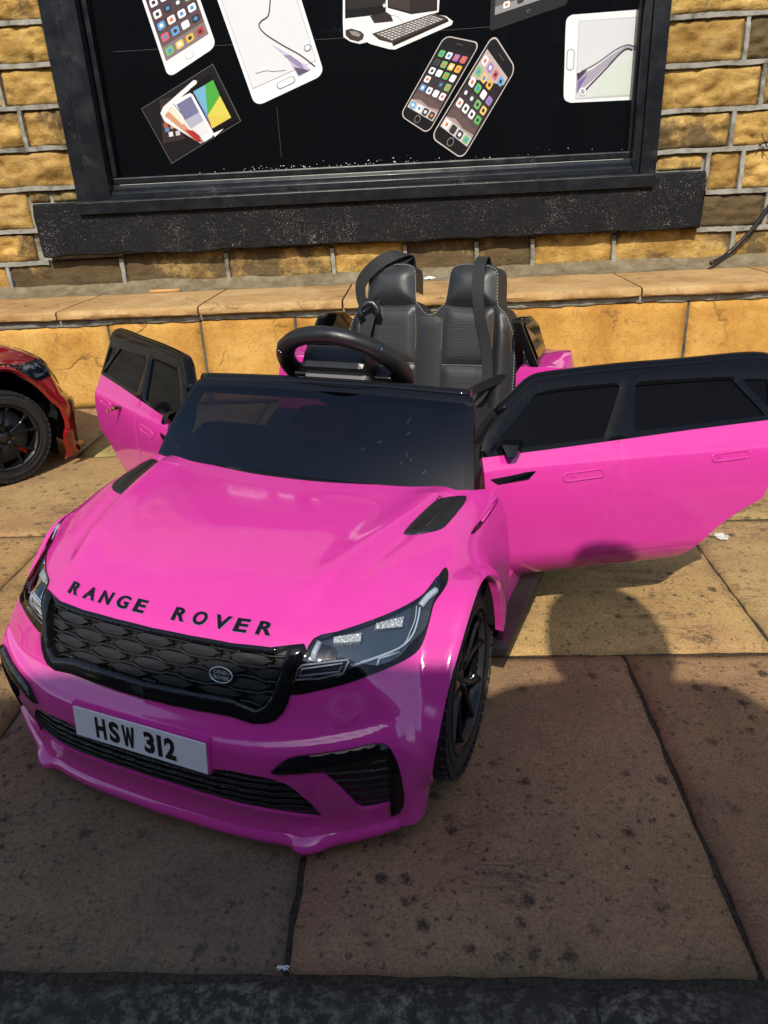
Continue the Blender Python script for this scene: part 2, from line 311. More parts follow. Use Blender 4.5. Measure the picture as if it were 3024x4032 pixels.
class MB:
    def __init__(s): s.v = []; s.f = []; s.mi = []; s.sm = []
    def add(s, verts, faces, mi=0, smooth=False):
        b = len(s.v); s.v += [tuple(v) for v in verts]; s.f += [tuple(i+b for i in f) for f in faces]; s.mi += [mi]*len(faces); s.sm += [smooth]*len(faces)
        return s
    def box(s, c, d, rot=None, mi=0, ch=0.0):
        hx, hy, hz = d[0]/2, d[1]/2, d[2]/2
        if ch <= 0:
            vs_ = [Vector((x*hx, y*hy, z*hz)) for x in (-1, 1) for y in (-1, 1) for z in (-1, 1)]
            fs = [(0, 1, 3, 2), (4, 6, 7, 5), (0, 4, 5, 1), (2, 3, 7, 6), (0, 2, 6, 4), (1, 5, 7, 3)]
        else:
            bm = bmesh.new(); bmesh.ops.create_cube(bm, size=1.0)
            for v in bm.verts: v.co = Vector((v.co.x*d[0], v.co.y*d[1], v.co.z*d[2]))
            bmesh.ops.bevel(bm, geom=bm.edges[:], offset=ch, segments=2, profile=0.6, affect='EDGES')
            bm.verts.index_update(); vs_ = [v.co.copy() for v in bm.verts]; fs = [tuple(v.index for v in f.verts) for f in bm.faces]; bm.free()
        R = rot if rot is not None else Matrix.Identity(3)
        return s.add([R @ v + Vector(c) for v in vs_], fs, mi)
    def tube(s, pts, r, n=8, mi=0, closed=False, cap=True, up=None, flat=1.0):
        pts = [Vector(p) for p in pts]; N = len(pts); rs = r if isinstance(r, (list, tuple)) else [r]*N
        rings = []; prev = None
        for i, p in enumerate(pts):
            if closed: d = pts[(i+1) % N]-pts[i-1]
            else: d = pts[min(i+1, N-1)]-pts[max(i-1, 0)]
            d.normalize()
            if prev is None:
                u = Vector(up) if up else (Vector((0, 0, 1)) if abs(d.z) < 0.9 else Vector((1, 0, 0)))
            else: u = prev
            a_ = d.cross(u).normalized(); u = a_.cross(d).normalized(); prev = u
            rings.append([p + (a_*math.cos(2*math.pi*k/n) + u*math.sin(2*math.pi*k/n)*flat)*rs[i] for k in range(n)])
        vs_ = [v for R in rings for v in R]; fs = []
        for i in range(N if closed else N-1):
            j = (i+1) % N
            for k in range(n): fs.append((i*n+k, i*n+(k+1) % n, j*n+(k+1) % n, j*n+k))
        if cap and not closed: fs += [tuple(range(n))[::-1], tuple((N-1)*n+k for k in range(n))]
        return s.add(vs_, fs, mi, True)
    def lathe(s, prof, n=32, axis='Y', mi=0, center=(0, 0, 0), closed=False):
        vs_ = []; fs = []; m = len(prof)
        for k in range(n):
            a_ = 2*math.pi*k/n; c, sn = math.cos(a_), math.sin(a_)
            for (r, h) in prof:
                p = (r*c, h, r*sn) if axis == 'Y' else ((r*c, r*sn, h) if axis == 'Z' else (h, r*c, r*sn))
                vs_.append(tuple(p[i]+center[i] for i in range(3)))
        for k in range(n):
            k2 = (k+1) % n
            for j in range(m if closed else m-1):
                j2 = (j+1) % m
                fs.append((k*m+j, k*m+j2, k2*m+j2, k2*m+j))
        return s.add(vs_, fs, mi, True)
    def prism(s, poly, fn, depth, mi=0):
        """poly: 2D outline; fn(u,v,h) -> 3D; extruded h=0..depth"""
        n = len(poly); vs_ = [fn(u, v, 0) for u, v in poly] + [fn(u, v, depth) for u, v in poly]
        fs = [tuple(range(n)), tuple(range(2*n-1, n-1, -1))] + [(i, i+n, (i+1) % n+n, (i+1) % n) for i in range(n)]
        return s.add(vs_, fs, mi)
    def build(s, name, mat, parent=None, label=None, kind=None, recalc=True, bevel=0.0):
        bm = bmesh.new(); vv = [bm.verts.new(v) for v in s.v]
        for f, mi, sm in zip(s.f, s.mi, s.sm):
            try: q = bm.faces.new([vv[i] for i in f]); q.material_index = mi; q.smooth = sm
            except ValueError: pass
        if recalc: bmesh.ops.recalc_face_normals(bm, faces=bm.faces[:])
        if bevel > 0:
            ed = [e_ for e_ in bm.edges if len(e_.link_faces) == 2 and e_.calc_face_angle(0) > 0.6]
            bmesh.ops.bevel(bm, geom=ed, offset=bevel, segments=2, profile=0.7, affect='EDGES', clamp_overlap=True)
        me = bpy.data.meshes.new(name); bm.to_mesh(me); bm.free()
        if bevel > 0:
            me.polygons.foreach_set('use_smooth', [True]*len(me.polygons)); me.set_sharp_from_angle(angle=rad(38))
        return link(name, me, mat, parent, label, kind)
def resample(poly, step, closed=True):
    out = []; n = len(poly)
    for i in range(n if closed else n-1):
        p, q = np.array(poly[i], float), np.array(poly[(i+1) % n], float)
        k = max(1, int(math.ceil(np.linalg.norm(q-p)/step)))
        for j in range(k): out.append(p+(q-p)*j/k)
    if not closed: out.append(np.array(poly[-1], float))
    return np.array(out)
def catmull(pts, sub=6, closed=True):
    P = [np.array(p, float) for p in pts]; n = len(P); out = []
    for i in range(n if closed else n-1):
        if closed: a_, b_, c_, d_ = P[i-1], P[i], P[(i+1) % n], P[(i+2) % n]
        else: a_, b_, c_, d_ = P[max(i-1, 0)], P[i], P[i+1], P[min(i+2, n-1)]
        for j in range(sub):
            t_ = j/sub
            out.append(0.5*((2*b_)+(-a_+c_)*t_+(2*a_-5*b_+4*c_-d_)*t_*t_+(-a_+3*b_-3*c_+d_)*t_**3))
    if not closed: out.append(P[-1])
    return out
def inpoly(P, poly):
    x, y = P[:, 0], P[:, 1]; r = np.zeros(len(P), bool); n = len(poly)
    for i in range(n):
        x1, y1 = poly[i]; x2, y2 = poly[(i+1) % n]
        c = ((y1 > y) != (y2 > y))
        with np.errstate(divide='ignore', invalid='ignore'): xx = (x2-x1)*(y-y1)/(y2-y1)+x1
        r ^= c & (x < xx)
    return r
def edgedist(P, segs):
    d = np.full(len(P), 1e9)
    for (a_, b_) in segs:
        ab = b_-a_; L = ab@ab
        t_ = np.clip(((P-a_)@ab)/max(L, 1e-18), 0, 1); q = a_+t_[:, None]*ab
        d = np.minimum(d, np.hypot(*(P-q).T))
    return d
class Sheet:
    """A surface cut into regions: 2D outline + region polygons, triangulated together and lifted by mapf(uv)->(P,N)."""
    def __init__(s, outline, regions, step, mapf, cstep=None):
        s.regions = regions; s.mapf = mapf; cstep = cstep or step
        polys = [('@', outline)] + list(regions.items())
        vs_, ed, segs = [], [], []
        for nm, pl in polys:
            q = resample(pl, cstep); b = len(vs_); n = len(q)
            vs_ += [tuple(p) for p in q]; ed += [(b+i, b+(i+1) % n) for i in range(n)]
            segs += [(q[i], q[(i+1) % n]) for i in range(n)]
        o = np.array(outline, float); lo, hi = o.min(0), o.max(0)
        nx, ny = int((hi[0]-lo[0])/step)+2, int((hi[1]-lo[1])/(step*0.866))+2
        gx, gy = np.meshgrid(np.arange(nx), np.arange(ny)); gx = lo[0]+(gx+0.5*(gy % 2))*step; gy = lo[1]+gy*step*0.866
        G = np.stack([gx.ravel(), gy.ravel()], 1); G = G[inpoly(G, o)]
        G = G[edgedist(G, segs) > step*0.45]
        vs_ += [tuple(p) for p in G]
        r = delaunay_2d_cdt([Vector(v) for v in vs_], ed, [], 0, 1e-6)
        s.uv = np.array([tuple(v) for v in r[0]]); s.tri = np.array([f for f in r[2] if len(f) == 3])
        c = s.uv[s.tri].mean(1); s.lab = np.full(len(c), '', object); s.lab[inpoly(c, o)] = '@'
        for nm, pl in regions.items():
            mm = inpoly(c, np.array(pl)) & (s.lab != ''); s.lab[mm] = nm
        # orientation
        a_, b_, d_ = s.uv[s.tri[:, 0]], s.uv[s.tri[:, 1]], s.uv[s.tri[:, 2]]
        cr = (b_-a_)[:, 0]*(d_-a_)[:, 1]-(b_-a_)[:, 1]*(d_-a_)[:, 0]
        s.tri = s.tri[np.abs(cr) > 1e-12]; s.lab = s.lab[np.abs(cr) > 1e-12]
        s.P, s.N = mapf(s.uv)
    def part(s, names, offset=0.0, skirt=0.0, pillow=None, mirror=None, sym=False, back=None, dispf=None, keepedge=None):
        """returns verts, faces, loop normals. offset along normal; skirt: depth of the edge wall; mirror: -1 flips y; sym joins both halves"""
        sel = np.isin(s.lab, names); T = s.tri[sel]
        ids, inv = np.unique(T, return_inverse=True); T = inv.reshape(T.shape)
        P, N, UV = s.P[ids], s.N[ids], s.uv[ids]
        # face direction follows N
        fn = np.cross(P[T[:, 1]]-P[T[:, 0]], P[T[:, 2]]-P[T[:, 0]]); flip = (fn*N[T[:, 0]]).sum(1) < 0
        T[flip] = T[flip][:, ::-1]
        ec = {}
        for t_ in T:
            for k in range(3):
                a_, b_ = int(t_[k]), int(t_[(k+1) % 3]); ec[(a_, b_)] = ec.get((a_, b_), 0)+1
        bd = [e_ for e_ in ec if (e_[1], e_[0]) not in ec]
        off = np.full(len(P), float(offset))
        if pillow:
            bq = [(a_, b_) for a_, b_ in bd if not (sym and abs(P[a_][1]) < 2e-4 and abs(P[b_][1]) < 2e-4)]
            dist = edgedist(UV, [(UV[a_], UV[b_]) for a_, b_ in bq]); off += pillow[0]*(1-np.exp(-(dist/pillow[1])**1.3))
        if dispf is not None: off += dispf(UV, P)
        Q = P+N*off[:, None]
        if pillow or dispf is not None:
            fn = np.cross(Q[T[:, 1]]-Q[T[:, 0]], Q[T[:, 2]]-Q[T[:, 0]]); N2 = np.zeros_like(Q)
            for k in range(3): np.add.at(N2, T[:, k], fn)
            N = N2/np.maximum(np.linalg.norm(N2, axis=1, keepdims=True), 1e-12)
        V = [Q]; F = [tuple(t_) for t_ in T]; L = [N[i] for t_ in T for i in t_]; nb = len(Q)
        if skirt:
            for a_, b_ in bd:
                if sym and abs(P[a_][1]) < 2e-4 and abs(P[b_][1]) < 2e-4: continue
                if keepedge is not None and not keepedge(P[a_], P[b_]): continue
                w4 = np.array([Q[b_], Q[a_], Q[a_]-s.N[ids][a_]*skirt, Q[b_]-s.N[ids][b_]*skirt])
                fnm = np.cross(w4[1]-w4[0], w4[2]-w4[0]); l_ = np.linalg.norm(fnm)
                if l_ < 1e-14: continue
                V.append(w4); F.append((nb, nb+1, nb+2, nb+3)); L += [fnm/l_]*4; nb += 4
        if back is not None:
            B = P-s.N[ids]*back; V.append(B); F += [(t_[2]+nb, t_[1]+nb, t_[0]+nb) for t_ in T]; L += [-s.N[ids][i] for t_ in T for i in (t_[2], t_[1], t_[0])]; nb += len(B)
        V = np.concatenate(V)
        if mirror == -1 or sym:
            V2 = (s.squash(V) if hasattr(s, 'squash') else V)*np.array([1, -1, 1]); F2 = [tuple(i for i in f[::-1]) for f in F]
            L2 = []; k = 0
            for f in F:
                L2 += [n_*np.array([1, -1, 1]) for n_ in L[k:k+len(f)][::-1]]; k += len(f)
            if sym:
                F = F+[tuple(i+len(V) for i in f) for f in F2]; V = np.concatenate([V, V2]); L = L+L2
            else: V, F, L = V2, F2, L2
        return V, F, L
def sheet_obj(name, vfl, mat, parent=None, label=None):
    V, F, L = vfl
    me = mesh(V, F, smooth=True, name=name)
    if len(me.loops) == len(L):
        me.normals_split_custom_set([tuple(map(float, n_)) for n_ in L])
    return link(name, me, mat, parent, label)
class Spl:
    """monotone cubic interpolation, vectorised"""
    def __init__(s, xs, ys):
        s.x = np.array(xs, float); s.y = np.array(ys, float); h = np.diff(s.x); d = np.diff(s.y)/h; m = np.zeros(len(s.x))
        m[0], m[-1] = d[0], d[-1]
        for i in range(1, len(m)-1):
            if d[i-1]*d[i] > 0:
                w1, w2 = 2*h[i]+h[i-1], h[i]+2*h[i-1]; m[i] = (w1+w2)/(w1/d[i-1]+w2/d[i])
        s.m = m
    def __call__(s, x):
        x = np.asarray(x, float); i = np.clip(np.searchsorted(s.x, x)-1, 0, len(s.x)-2); h = s.x[i+1]-s.x[i]; t_ = (x-s.x[i])/h
        tc = np.clip(t_, 0, 1)
        v = (2*tc**3-3*tc**2+1)*s.y[i]+(tc**3-2*tc**2+tc)*h*s.m[i]+(-2*tc**3+3*tc**2)*s.y[i+1]+(tc**3-tc**2)*h*s.m[i+1]
        return v+np.where(t_ < 0, t_*h*s.m[0], 0)+np.where(t_ > 1, (t_-1)*h*s.m[-1], 0)
def text_mesh(txt, size, extrude=0.0, offset=0.0, sx=1.0, spacing=1.0, align='CENTER'):
    c = bpy.data.curves.new('t', 'FONT'); c.body = txt; c.size = size; c.extrude = extrude; c.offset = offset; c.space_character = spacing; c.align_x = align; c.resolution_u = 4
    o = bpy.data.objects.new('t', c); COL.objects.link(o)
    dg = bpy.context.evaluated_depsgraph_get(); me = bpy.data.meshes.new_from_object(o.evaluated_get(dg))
    V = np.array([tuple(v.co) for v in me.vertices]); F = [tuple(p.vertices) for p in me.polygons]
    bpy.data.objects.remove(o); bpy.data.curves.remove(c); bpy.data.meshes.remove(me)
    if len(V): V[:, 0] *= sx
    return V, F

# ------------------------------------------------------------------ ground, road, kerb, pavement
YW = 3.42            # face of the house wall
YG = 3.475           # shop glass
YL = 2.89            # face of the low wall
me = mesh([(-300, -300, -.13), (300, -300, -.13), (300, 300, -.13), (-300, 300, -.13)], [(0, 1, 2, 3)]); o = link('ground', me, 'asphalt', kind='structure'); o['label'] = 'wide dark ground beyond the street'
me = mesh([(-40, -8, -.11), (40, -8, -.11), (40, .25, -.11), (-40, .25, -.11)], [(0, 1, 2, 3)]); o = link('road', me, 'asphalt', kind='structure'); o['label'] = 'dark asphalt road in front of the kerb'
def noise2(x, y, s, seed=0.0, oct=4):
    return noise.fractal(Vector((x*s+seed, y*s-seed*1.7, seed*0.31)), 1.0, 2.0, oct)
def flag(name, x0, x1, y0, y1, top, mat, parent, amp=0.0012, th=0.06, cell=0.03, seed=0.0, tint=None, tilt=(0, 0), ragged=0.0034, label=None):
    nx, ny = max(3, int((x1-x0)/cell)), max(3, int((y1-y0)/cell)); vs_ = []; fs = []
    for j in range(ny+1):
        for i in range(nx+1):
            u, v = i/nx, j/ny; x, y = x0+(x1-x0)*u, y0+(y1-y0)*v
            ex = min(u, 1-u)*(x1-x0); ey = min(v, 1-v)*(y1-y0)
            z = top+amp*noise2(x, y, 7, seed)+tilt[0]*(u-.5)+tilt[1]*(v-.5)
            if i in (0, nx) or j in (0, ny):
                z -= 0.0045
                r = ragged*noise2(x, y, 22, seed+3)
                if i in (0, nx): x += r*(1 if i == 0 else -1)
                if j in (0, ny): y += r*(1 if j == 0 else -1)
            vs_.append((x, y, z))
    W_ = nx+1
    for j in range(ny):
        for i in range(nx): fs.append((j*W_+i, j*W_+i+1, (j+1)*W_+i+1, (j+1)*W_+i))
    ring = [i for i in range(nx+1)]+[j*W_+nx for j in range(1, ny+1)]+[ny*W_+i for i in range(nx-1, -1, -1)]+[j*W_ for j in range(ny-1, 0, -1)]
    b = len(vs_); vs_ += [(vs_[k][0], vs_[k][1], top-th) for k in ring]; n = len(ring)
    for k in range(n): fs.append((ring[k], b+k, b+(k+1) % n, ring[(k+1) % n]))
    me = mesh(vs_, fs, smooth=True, name=name)
    o = link(name, me, mat, parent, label)
    if tint: o['tint'] = tint
    return o
me = mesh([(-6, .25, -.008), (6, .25, -.008), (6, 2.95, -.008), (-6, 2.95, -.008)], [(0, 1, 2, 3)])
pav = link('pavement', me, 'joint_dirt', kind='structure'); pav['label'] = 'sandstone flag pavement in front of the shop'
G = 0.0045
rows = [(.532, 1.13, [-3.1, -2.5, -1.9, -1.27, -.705, -.172, .347, .95, 1.5, 2.1, 2.7]),
        (1.13, 1.685, [-3.3, -2.7, -2.05, -1.52, -.965, -.36, .02, .618, 1.22, 1.8, 2.5]),
        (1.685, 2.29, [-3.2, -2.55, -1.95, -1.36, -.74, -.15, .38, .93, 1.45, 2.05, 2.7]),
        (2.29, 2.885, [-3.1, -2.45, -1.8, -1.17, -.62, 0.02, .6, 1.2, 1.75, 2.3, 2.9])]
tints = {(0, 4): (.64, .63, .76), (0, 5): (.98, .84, .86), (0, 6): (.95, .80, .78), (0, 3): (.85, .78, .75), (1, 3): (1.15, 1.02, .84), (1, 6): (1.38, 1.24, .98), (1, 7): (1.22, 1.12, .98), (1, 4): (1.15, 1.0, .82), (2, 3): (1.12, 1.02, .86), (2, 7): (1.15, 1.1, .92), (2, 2): (1.05, 1.0, .95)}  # each flag's own tone, with front row tinted for shade and sunlit flags brightened
for r, (y0, y1, xs) in enumerate(rows):
    for c in range(len(xs)-1):
        rr = random.Random(r*31+c)
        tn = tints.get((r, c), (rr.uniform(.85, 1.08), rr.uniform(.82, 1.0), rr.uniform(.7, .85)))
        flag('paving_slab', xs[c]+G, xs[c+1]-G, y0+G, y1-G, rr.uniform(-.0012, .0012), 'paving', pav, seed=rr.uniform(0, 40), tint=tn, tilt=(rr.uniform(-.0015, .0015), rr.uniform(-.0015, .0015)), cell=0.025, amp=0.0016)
me = mesh([(-40, .248, -.03), (40, .248, -.03), (40, .53, -.03), (-40, .53, -.03)], [(0, 1, 2, 3)])
kerb = link('kerb', me, 'joint_dirt', kind='structure'); kerb['label'] = 'dark speckled stone kerb along the pavement edge'
for x0, x1 in ((-3.1, -2.2), (-2.2, -1.3), (-1.3, -.62), (-.62, .165), (.165, 1.05), (1.05, 1.95), (1.95, 2.8)):
    flag('kerb_stone', x0+.002, x1-.002, .245, .5265, -.003, 'kerb_stone', kerb, amp=0.0025, th=.13, cell=0.02, seed=x0*3, ragged=0.0045)
bm_ = MB()      # blown grit and moss lying in the gap between kerb and flags
rr = random.Random(5)
for k in range(260):
    x = rr.uniform(-.75, .6); y = rr.gauss(.527, .004); s_ = rr.uniform(.0012, .004)
    bm_.add([(x-s_, y, -.012), (x+s_*.3, y-s_, -.011), (x+s_, y+s_*.4, -.012), (x, y, -.007+s_*.5)], [(0, 1, 3), (1, 2, 3), (2, 0, 3)])
for k in range(330):       # loose grit over the flags
    x, y = rr.uniform(-1.6, 1.3), rr.uniform(.56, 2.86); s_ = rr.uniform(.0008, .0022)
    if rr.random() < .45: y = 2.88-abs(rr.gauss(0, .05)); s_ *= 1.6
    bm_.add([(x-s_, y, .0012), (x+s_*.3, y-s_, .0012), (x+s_, y+s_*.6, .0012), (x, y, .0015+s_*1.1)], [(0, 1, 3), (1, 2, 3), (2, 0, 3)])
o = bm_.build('grit', 'joint_dirt', None, kind='stuff'); tag(o, 'dark grit and moss along the kerb gap and scattered over the flags', 'grit', kind='stuff')

# ------------------------------------------------------------------ house wall of rock-faced sandstone
def rock(x0, x1, z0, z1, parent, seed, bulge=0.018, y=YW, name='stone_block', mat='wall_stone', cell=0.0095, rough=1.0):
    nx, nz = max(4, int((x1-x0)/cell)), max(4, int((z1-z0)/cell)); vs_ = []; fs = []
    lean = random.Random(int(seed*97)).uniform(-.006, .006)
    for j in range(nz+1):
        for i in range(nx+1):
            u, v = i/nx, j/nz; x = x0+(x1-x0)*u; z = z0+(z1-z0)*v
            d = min(min(u, 1-u)*(x1-x0), min(v, 1-v)*(z1-z0))
            env = 1-math.exp(-d/0.014)
            f1 = noise.fractal(Vector((x*11+seed, z*17, seed)), 1.0, 2.1, 5)
            f2 = abs(noise.fractal(Vector((x*6-seed, z*13+seed, 2.0)), 1.0, 2.0, 4))
            wz = z+.012*noise.noise(Vector((x*7, z*6, seed)))
            bed = noise.noise(Vector((x*2.5+seed, wz*44, seed*1.3)))
            vd = noise.voronoi(Vector((x*13+seed, z*16, seed)))[0]; fac = min(.5, vd[1]-vd[0])
            h = env*(bulge*(0.62+0.50*f1*rough-0.55*f2*rough+0.28*rough*bed*(.55 if int(seed*10) % 3 else 1.3)+.85*rough*(fac-.2))+lean*(u-.5))
            e = 0.0035*noise.noise(Vector((x*30, z*30, seed)))
            xx, zz = x, z
            if i == 0: xx += abs(e)
            if i == nx: xx -= abs(e)
            if j == 0: zz += abs(e)
            if j == nz: zz -= abs(e)
            vs_.append((xx, y+0.006-h, zz))
    W_ = nx+1
    for j in range(nz):
        for i in range(nx): fs.append((j*W_+i, j*W_+i+1, (j+1)*W_+i+1, (j+1)*W_+i))
    ring = [i for i in range(nx+1)]+[j*W_+nx for j in range(1, nz+1)]+[nz*W_+i for i in range(nx-1, -1, -1)]+[j*W_ for j in range(nz-1, 0, -1)]
    b = len(vs_); vs_ += [(vs_[k][0], y+.04, vs_[k][2]) for k in ring]; n = len(ring)
    for k in range(n): fs.append((ring[k], b+k, b+(k+1) % n, ring[(k+1) % n]))
    me = mesh(vs_, fs, smooth=True, name=name)
    return link(name, me, mat, parent)
wall = empty('house_wall', (0, YW, 0), label='yellow rock-faced sandstone wall with raised grey pointing round the shop window', cat='wall')
wl = -YW
def wlk(o):      # world coordinates kept inside a parent that stands at the wall
    o.location = (0, -YW, 0); return o
mb = MB()
for x0, x1, z0, z1 in ((-7, -1.40, .3, 4.2), (.92, 7, .3, 4.2), (-1.40, .92, .3, .80), (-1.40, .92, 2.12, 4.2)):
    mb.box(((x0+x1)/2, YW+.012+.15, (z0+z1)/2), (x1-x0, .30, z1-z0))
wlk(mb.build('backing', 'mortar', wall))
zl = [.400, .521, .657, .824, .977, 1.130, 1.279, 1.426, 1.575, 1.72, 1.87, 2.02, 2.17, 2.32]
zr = [.400, .533, .679, .839, .984, 1.142, 1.303, 1.45, 1.6, 1.75, 1.9, 2.05, 2.2, 2.35]
xl = [[-3.2, -2.8, -2.32, -1.855, -1.327], [-3.2, -2.75, -2.3, -2.02, -1.70, -1.66], [-3.2, -2.9, -2.4, -1.95, -1.69, -1.655], [-3.2, -2.7, -2.35, -1.98, -1.462], [-3.2, -2.9, -2.5, -2.1, -1.642, -1.462],
      [-3.2, -2.75, -2.3, -1.985, -1.70, -1.462], [-3.2, -2.9, -2.4, -2.05, -1.462], [-3.2, -2.7, -2.2, -1.80, -1.462], [-3.2, -2.85, -2.4, -1.95, -1.462], [-3.2, -2.7, -2.25, -1.72, -1.462], [-3.2, -2.5, -2.0, -1.462], [-3.2, -2.7, -2.2, -1.75, -1.462], [-3.2, -2.5, -1.9, -1.462]]
xr = [[-1.327, -.856, -.385, -.068, .244, .484, .83, 1.325, 1.74, 2.1, 2.6], [1.17, 1.445, 1.9, 2.25, 2.6], [1.19, 1.322, 1.68, 2.1, 2.6], [.97, 1.264, 1.6, 2.05, 2.6], [.97, 1.36, 1.75, 2.2, 2.6],
      [.97, 1.274, 1.68, 2.0, 2.6], [.97, 1.47, 1.85, 2.2, 2.6], [.97, 1.2, 1.6, 2.05, 2.6], [.97, 1.4, 1.8, 2.6], [.97, 1.25, 1.7, 2.2, 2.6], [.97, 1.5, 2.0, 2.6], [.97, 1.3, 1.8, 2.6], [.97, 1.5, 2.0, 2.6]]
ribs = MB(); sd = 1.0
def ribbon(p, q, wd):      # raised strap pointing, slightly wavy, standing proud of the stones
    p, q = np.array(p), np.array(q); L = np.linalg.norm(q-p); n = max(2, int(L/.010)); d = (q-p)/L; s_ = np.array([-d[1], d[0]])
    vs_ = []; fs = []
    for i in range(n+1):
        c = p+d*L*i/n; wv_ = wd/2*(1+.22*noise.noise(Vector((c[0]*25, c[1]*25, 0)))+.22*noise.noise(Vector((c[0]*70, c[1]*70, 4))))
        sh = .0045*noise.noise(Vector((c[0]*8, c[1]*8, 7))); yy = YW-.013+.006*noise.noise(Vector((c[0]*30, c[1]*30, 3)))
        for t_, dy in ((-1.0, .02), (-.86, 0), (.86, 0), (1.0, .02)):
            e = c+s_*(t_*wv_+sh); vs_.append((e[0], yy+dy, e[1]))
    for i in range(n):
        for k in range(3): fs.append((i*4+k, i*4+k+1, i*4+k+5, i*4+k+4))
    fs += [(0, 1, 2, 3), (n*4+3, n*4+2, n*4+1, n*4)]
    ribs.add(vs_, fs)
RW = .0195
for zs, xs in ((zl, xl), (zr, xr)):
    for c, ed in enumerate(xs):
        z0, z1 = zs[c]+RW*.42, zs[c+1]-RW*.42
        if c == 0: z1 = .533-RW*.42 if zs is zr else z1
        for k in range(len(ed)-1):
            sd += 1.37
            if ed[k+1]-ed[k] < .06: continue
            under = c == 0 and -1.66 < (ed[k]+ed[k+1])/2 < 1.16
            wlk(rock(ed[k]+RW*.40, ed[k+1]-RW*.40, z0, z1+(.018 if under else 0), wall, sd, bulge=.015 if c == 0 else .030, rough=.55 if c == 0 else 1.0))
            if k > 0 and not (c == 0 and zs is zr and False): ribbon((ed[k], z0-.004), (ed[k], z1+.004), RW*.95)
        xa, xb = ed[0], ed[-1]
        if c > 0 and not (zs[c] < .56): ribbon((xa, zs[c]), (xb, zs[c]), RW)
ribbon((-3.2, .521), (-1.655, .521), RW); ribbon((1.168, .533), (2.6, .533), RW); ribbon((-1.327, z0*0+.41), (-1.327, .525), RW)
for x0, x1, z0, z1 in ((-1.685, -1.60, .772, .812), (-1.585, -1.475, .770, .814), (.985, 1.165, .772, .826)):
    sd += 2.1; wlk(rock(x0, x1, z0, z1, wall, sd, bulge=.010))
ribbon((-1.69, .824), (-1.462, .824), RW); ribbon((.97, .839), (1.20, .839), RW); ribbon((1.185, .685), (1.185, .835), RW*.9)
wlk(ribs.build('pointing', 'mortar', wall))
# cement fillet where the ledge meets the wall
vs_ = []; fs = []; n = 240
for i in range(n+1):
    x = -3.2+5.8*i/n; a_ = noise2(x, 0, 5, 2.0); b_ = noise2(x, 0, 9, 5.0); c_ = noise2(x, 3, 16, 1.0)
    vs_ += [(x, 3.315+.02*b_, .3855), (x, 3.36+.008*a_, .3935+.004*c_), (x, 3.398, .409+.006*a_+.004*c_), (x, 3.414+.004*c_, .425+.010*a_)]
for i in range(n):
    for k in range(3): fs.append((i*4+k, i*4+4+k, i*4+5+k, i*4+1+k))
wlk(link('mortar_fillet', mesh(vs_, fs, smooth=True), 'dirty_mortar', wall))
# black stone window sill, chipped below
sill = MB(); nx, nz, ny = 130, 8, 3; vs_ = []; fs = []
x0, x1, z0, z1, yf = -1.652, 1.166, .545, .764, YW-.062
prof = [(YW+.1, z1), (yf+.03, z1), (yf+.005, z1), (yf, z1-.006), (yf, z1-.05), (yf, z1-.10), (yf, z0+.05), (yf, z0+.006), (yf+.007, z0), (yf+.03, z0), (YW+.1, z0)]
for i in range(nx+1):
    x = x0+(x1-x0)*i/nx; x = x0+.0 if i == 0 else x
    for k, (y, z) in enumerate(prof):
        e = .0035*noise2(x, z*3+y, 14, 3.0)
        dz = (.008*noise2(x, 0, 6, 9.0)+.004*noise2(x, 0, 22, 9.0)) if k >= 7 else .002*noise2(x, 0, 8, 4.0)
        dx = .006*noise2(z, x, 16, 5.0) if i in (0, nx) else 0
        if i in (0, nx) and k in (2, 3, 7, 8): dx += .003*(1 if i == 0 else -1)
        vs_.append((x+dx, y+e, z+dz))
K = len(prof)
for i in range(nx):
    for k in range(K-1): fs.append((i*K+k, i*K+k+1, (i+1)*K+k+1, (i+1)*K+k))
fs += [tuple(range(K))[::-1], tuple(nx*K+k for k in range(K))]
me = mesh(vs_, fs, smooth=True, sharp=25); so_ = link('window_sill', me, 'sill_black'); tag(so_, 'long thick stone sill painted chipped black under the shop window', 'window sill')

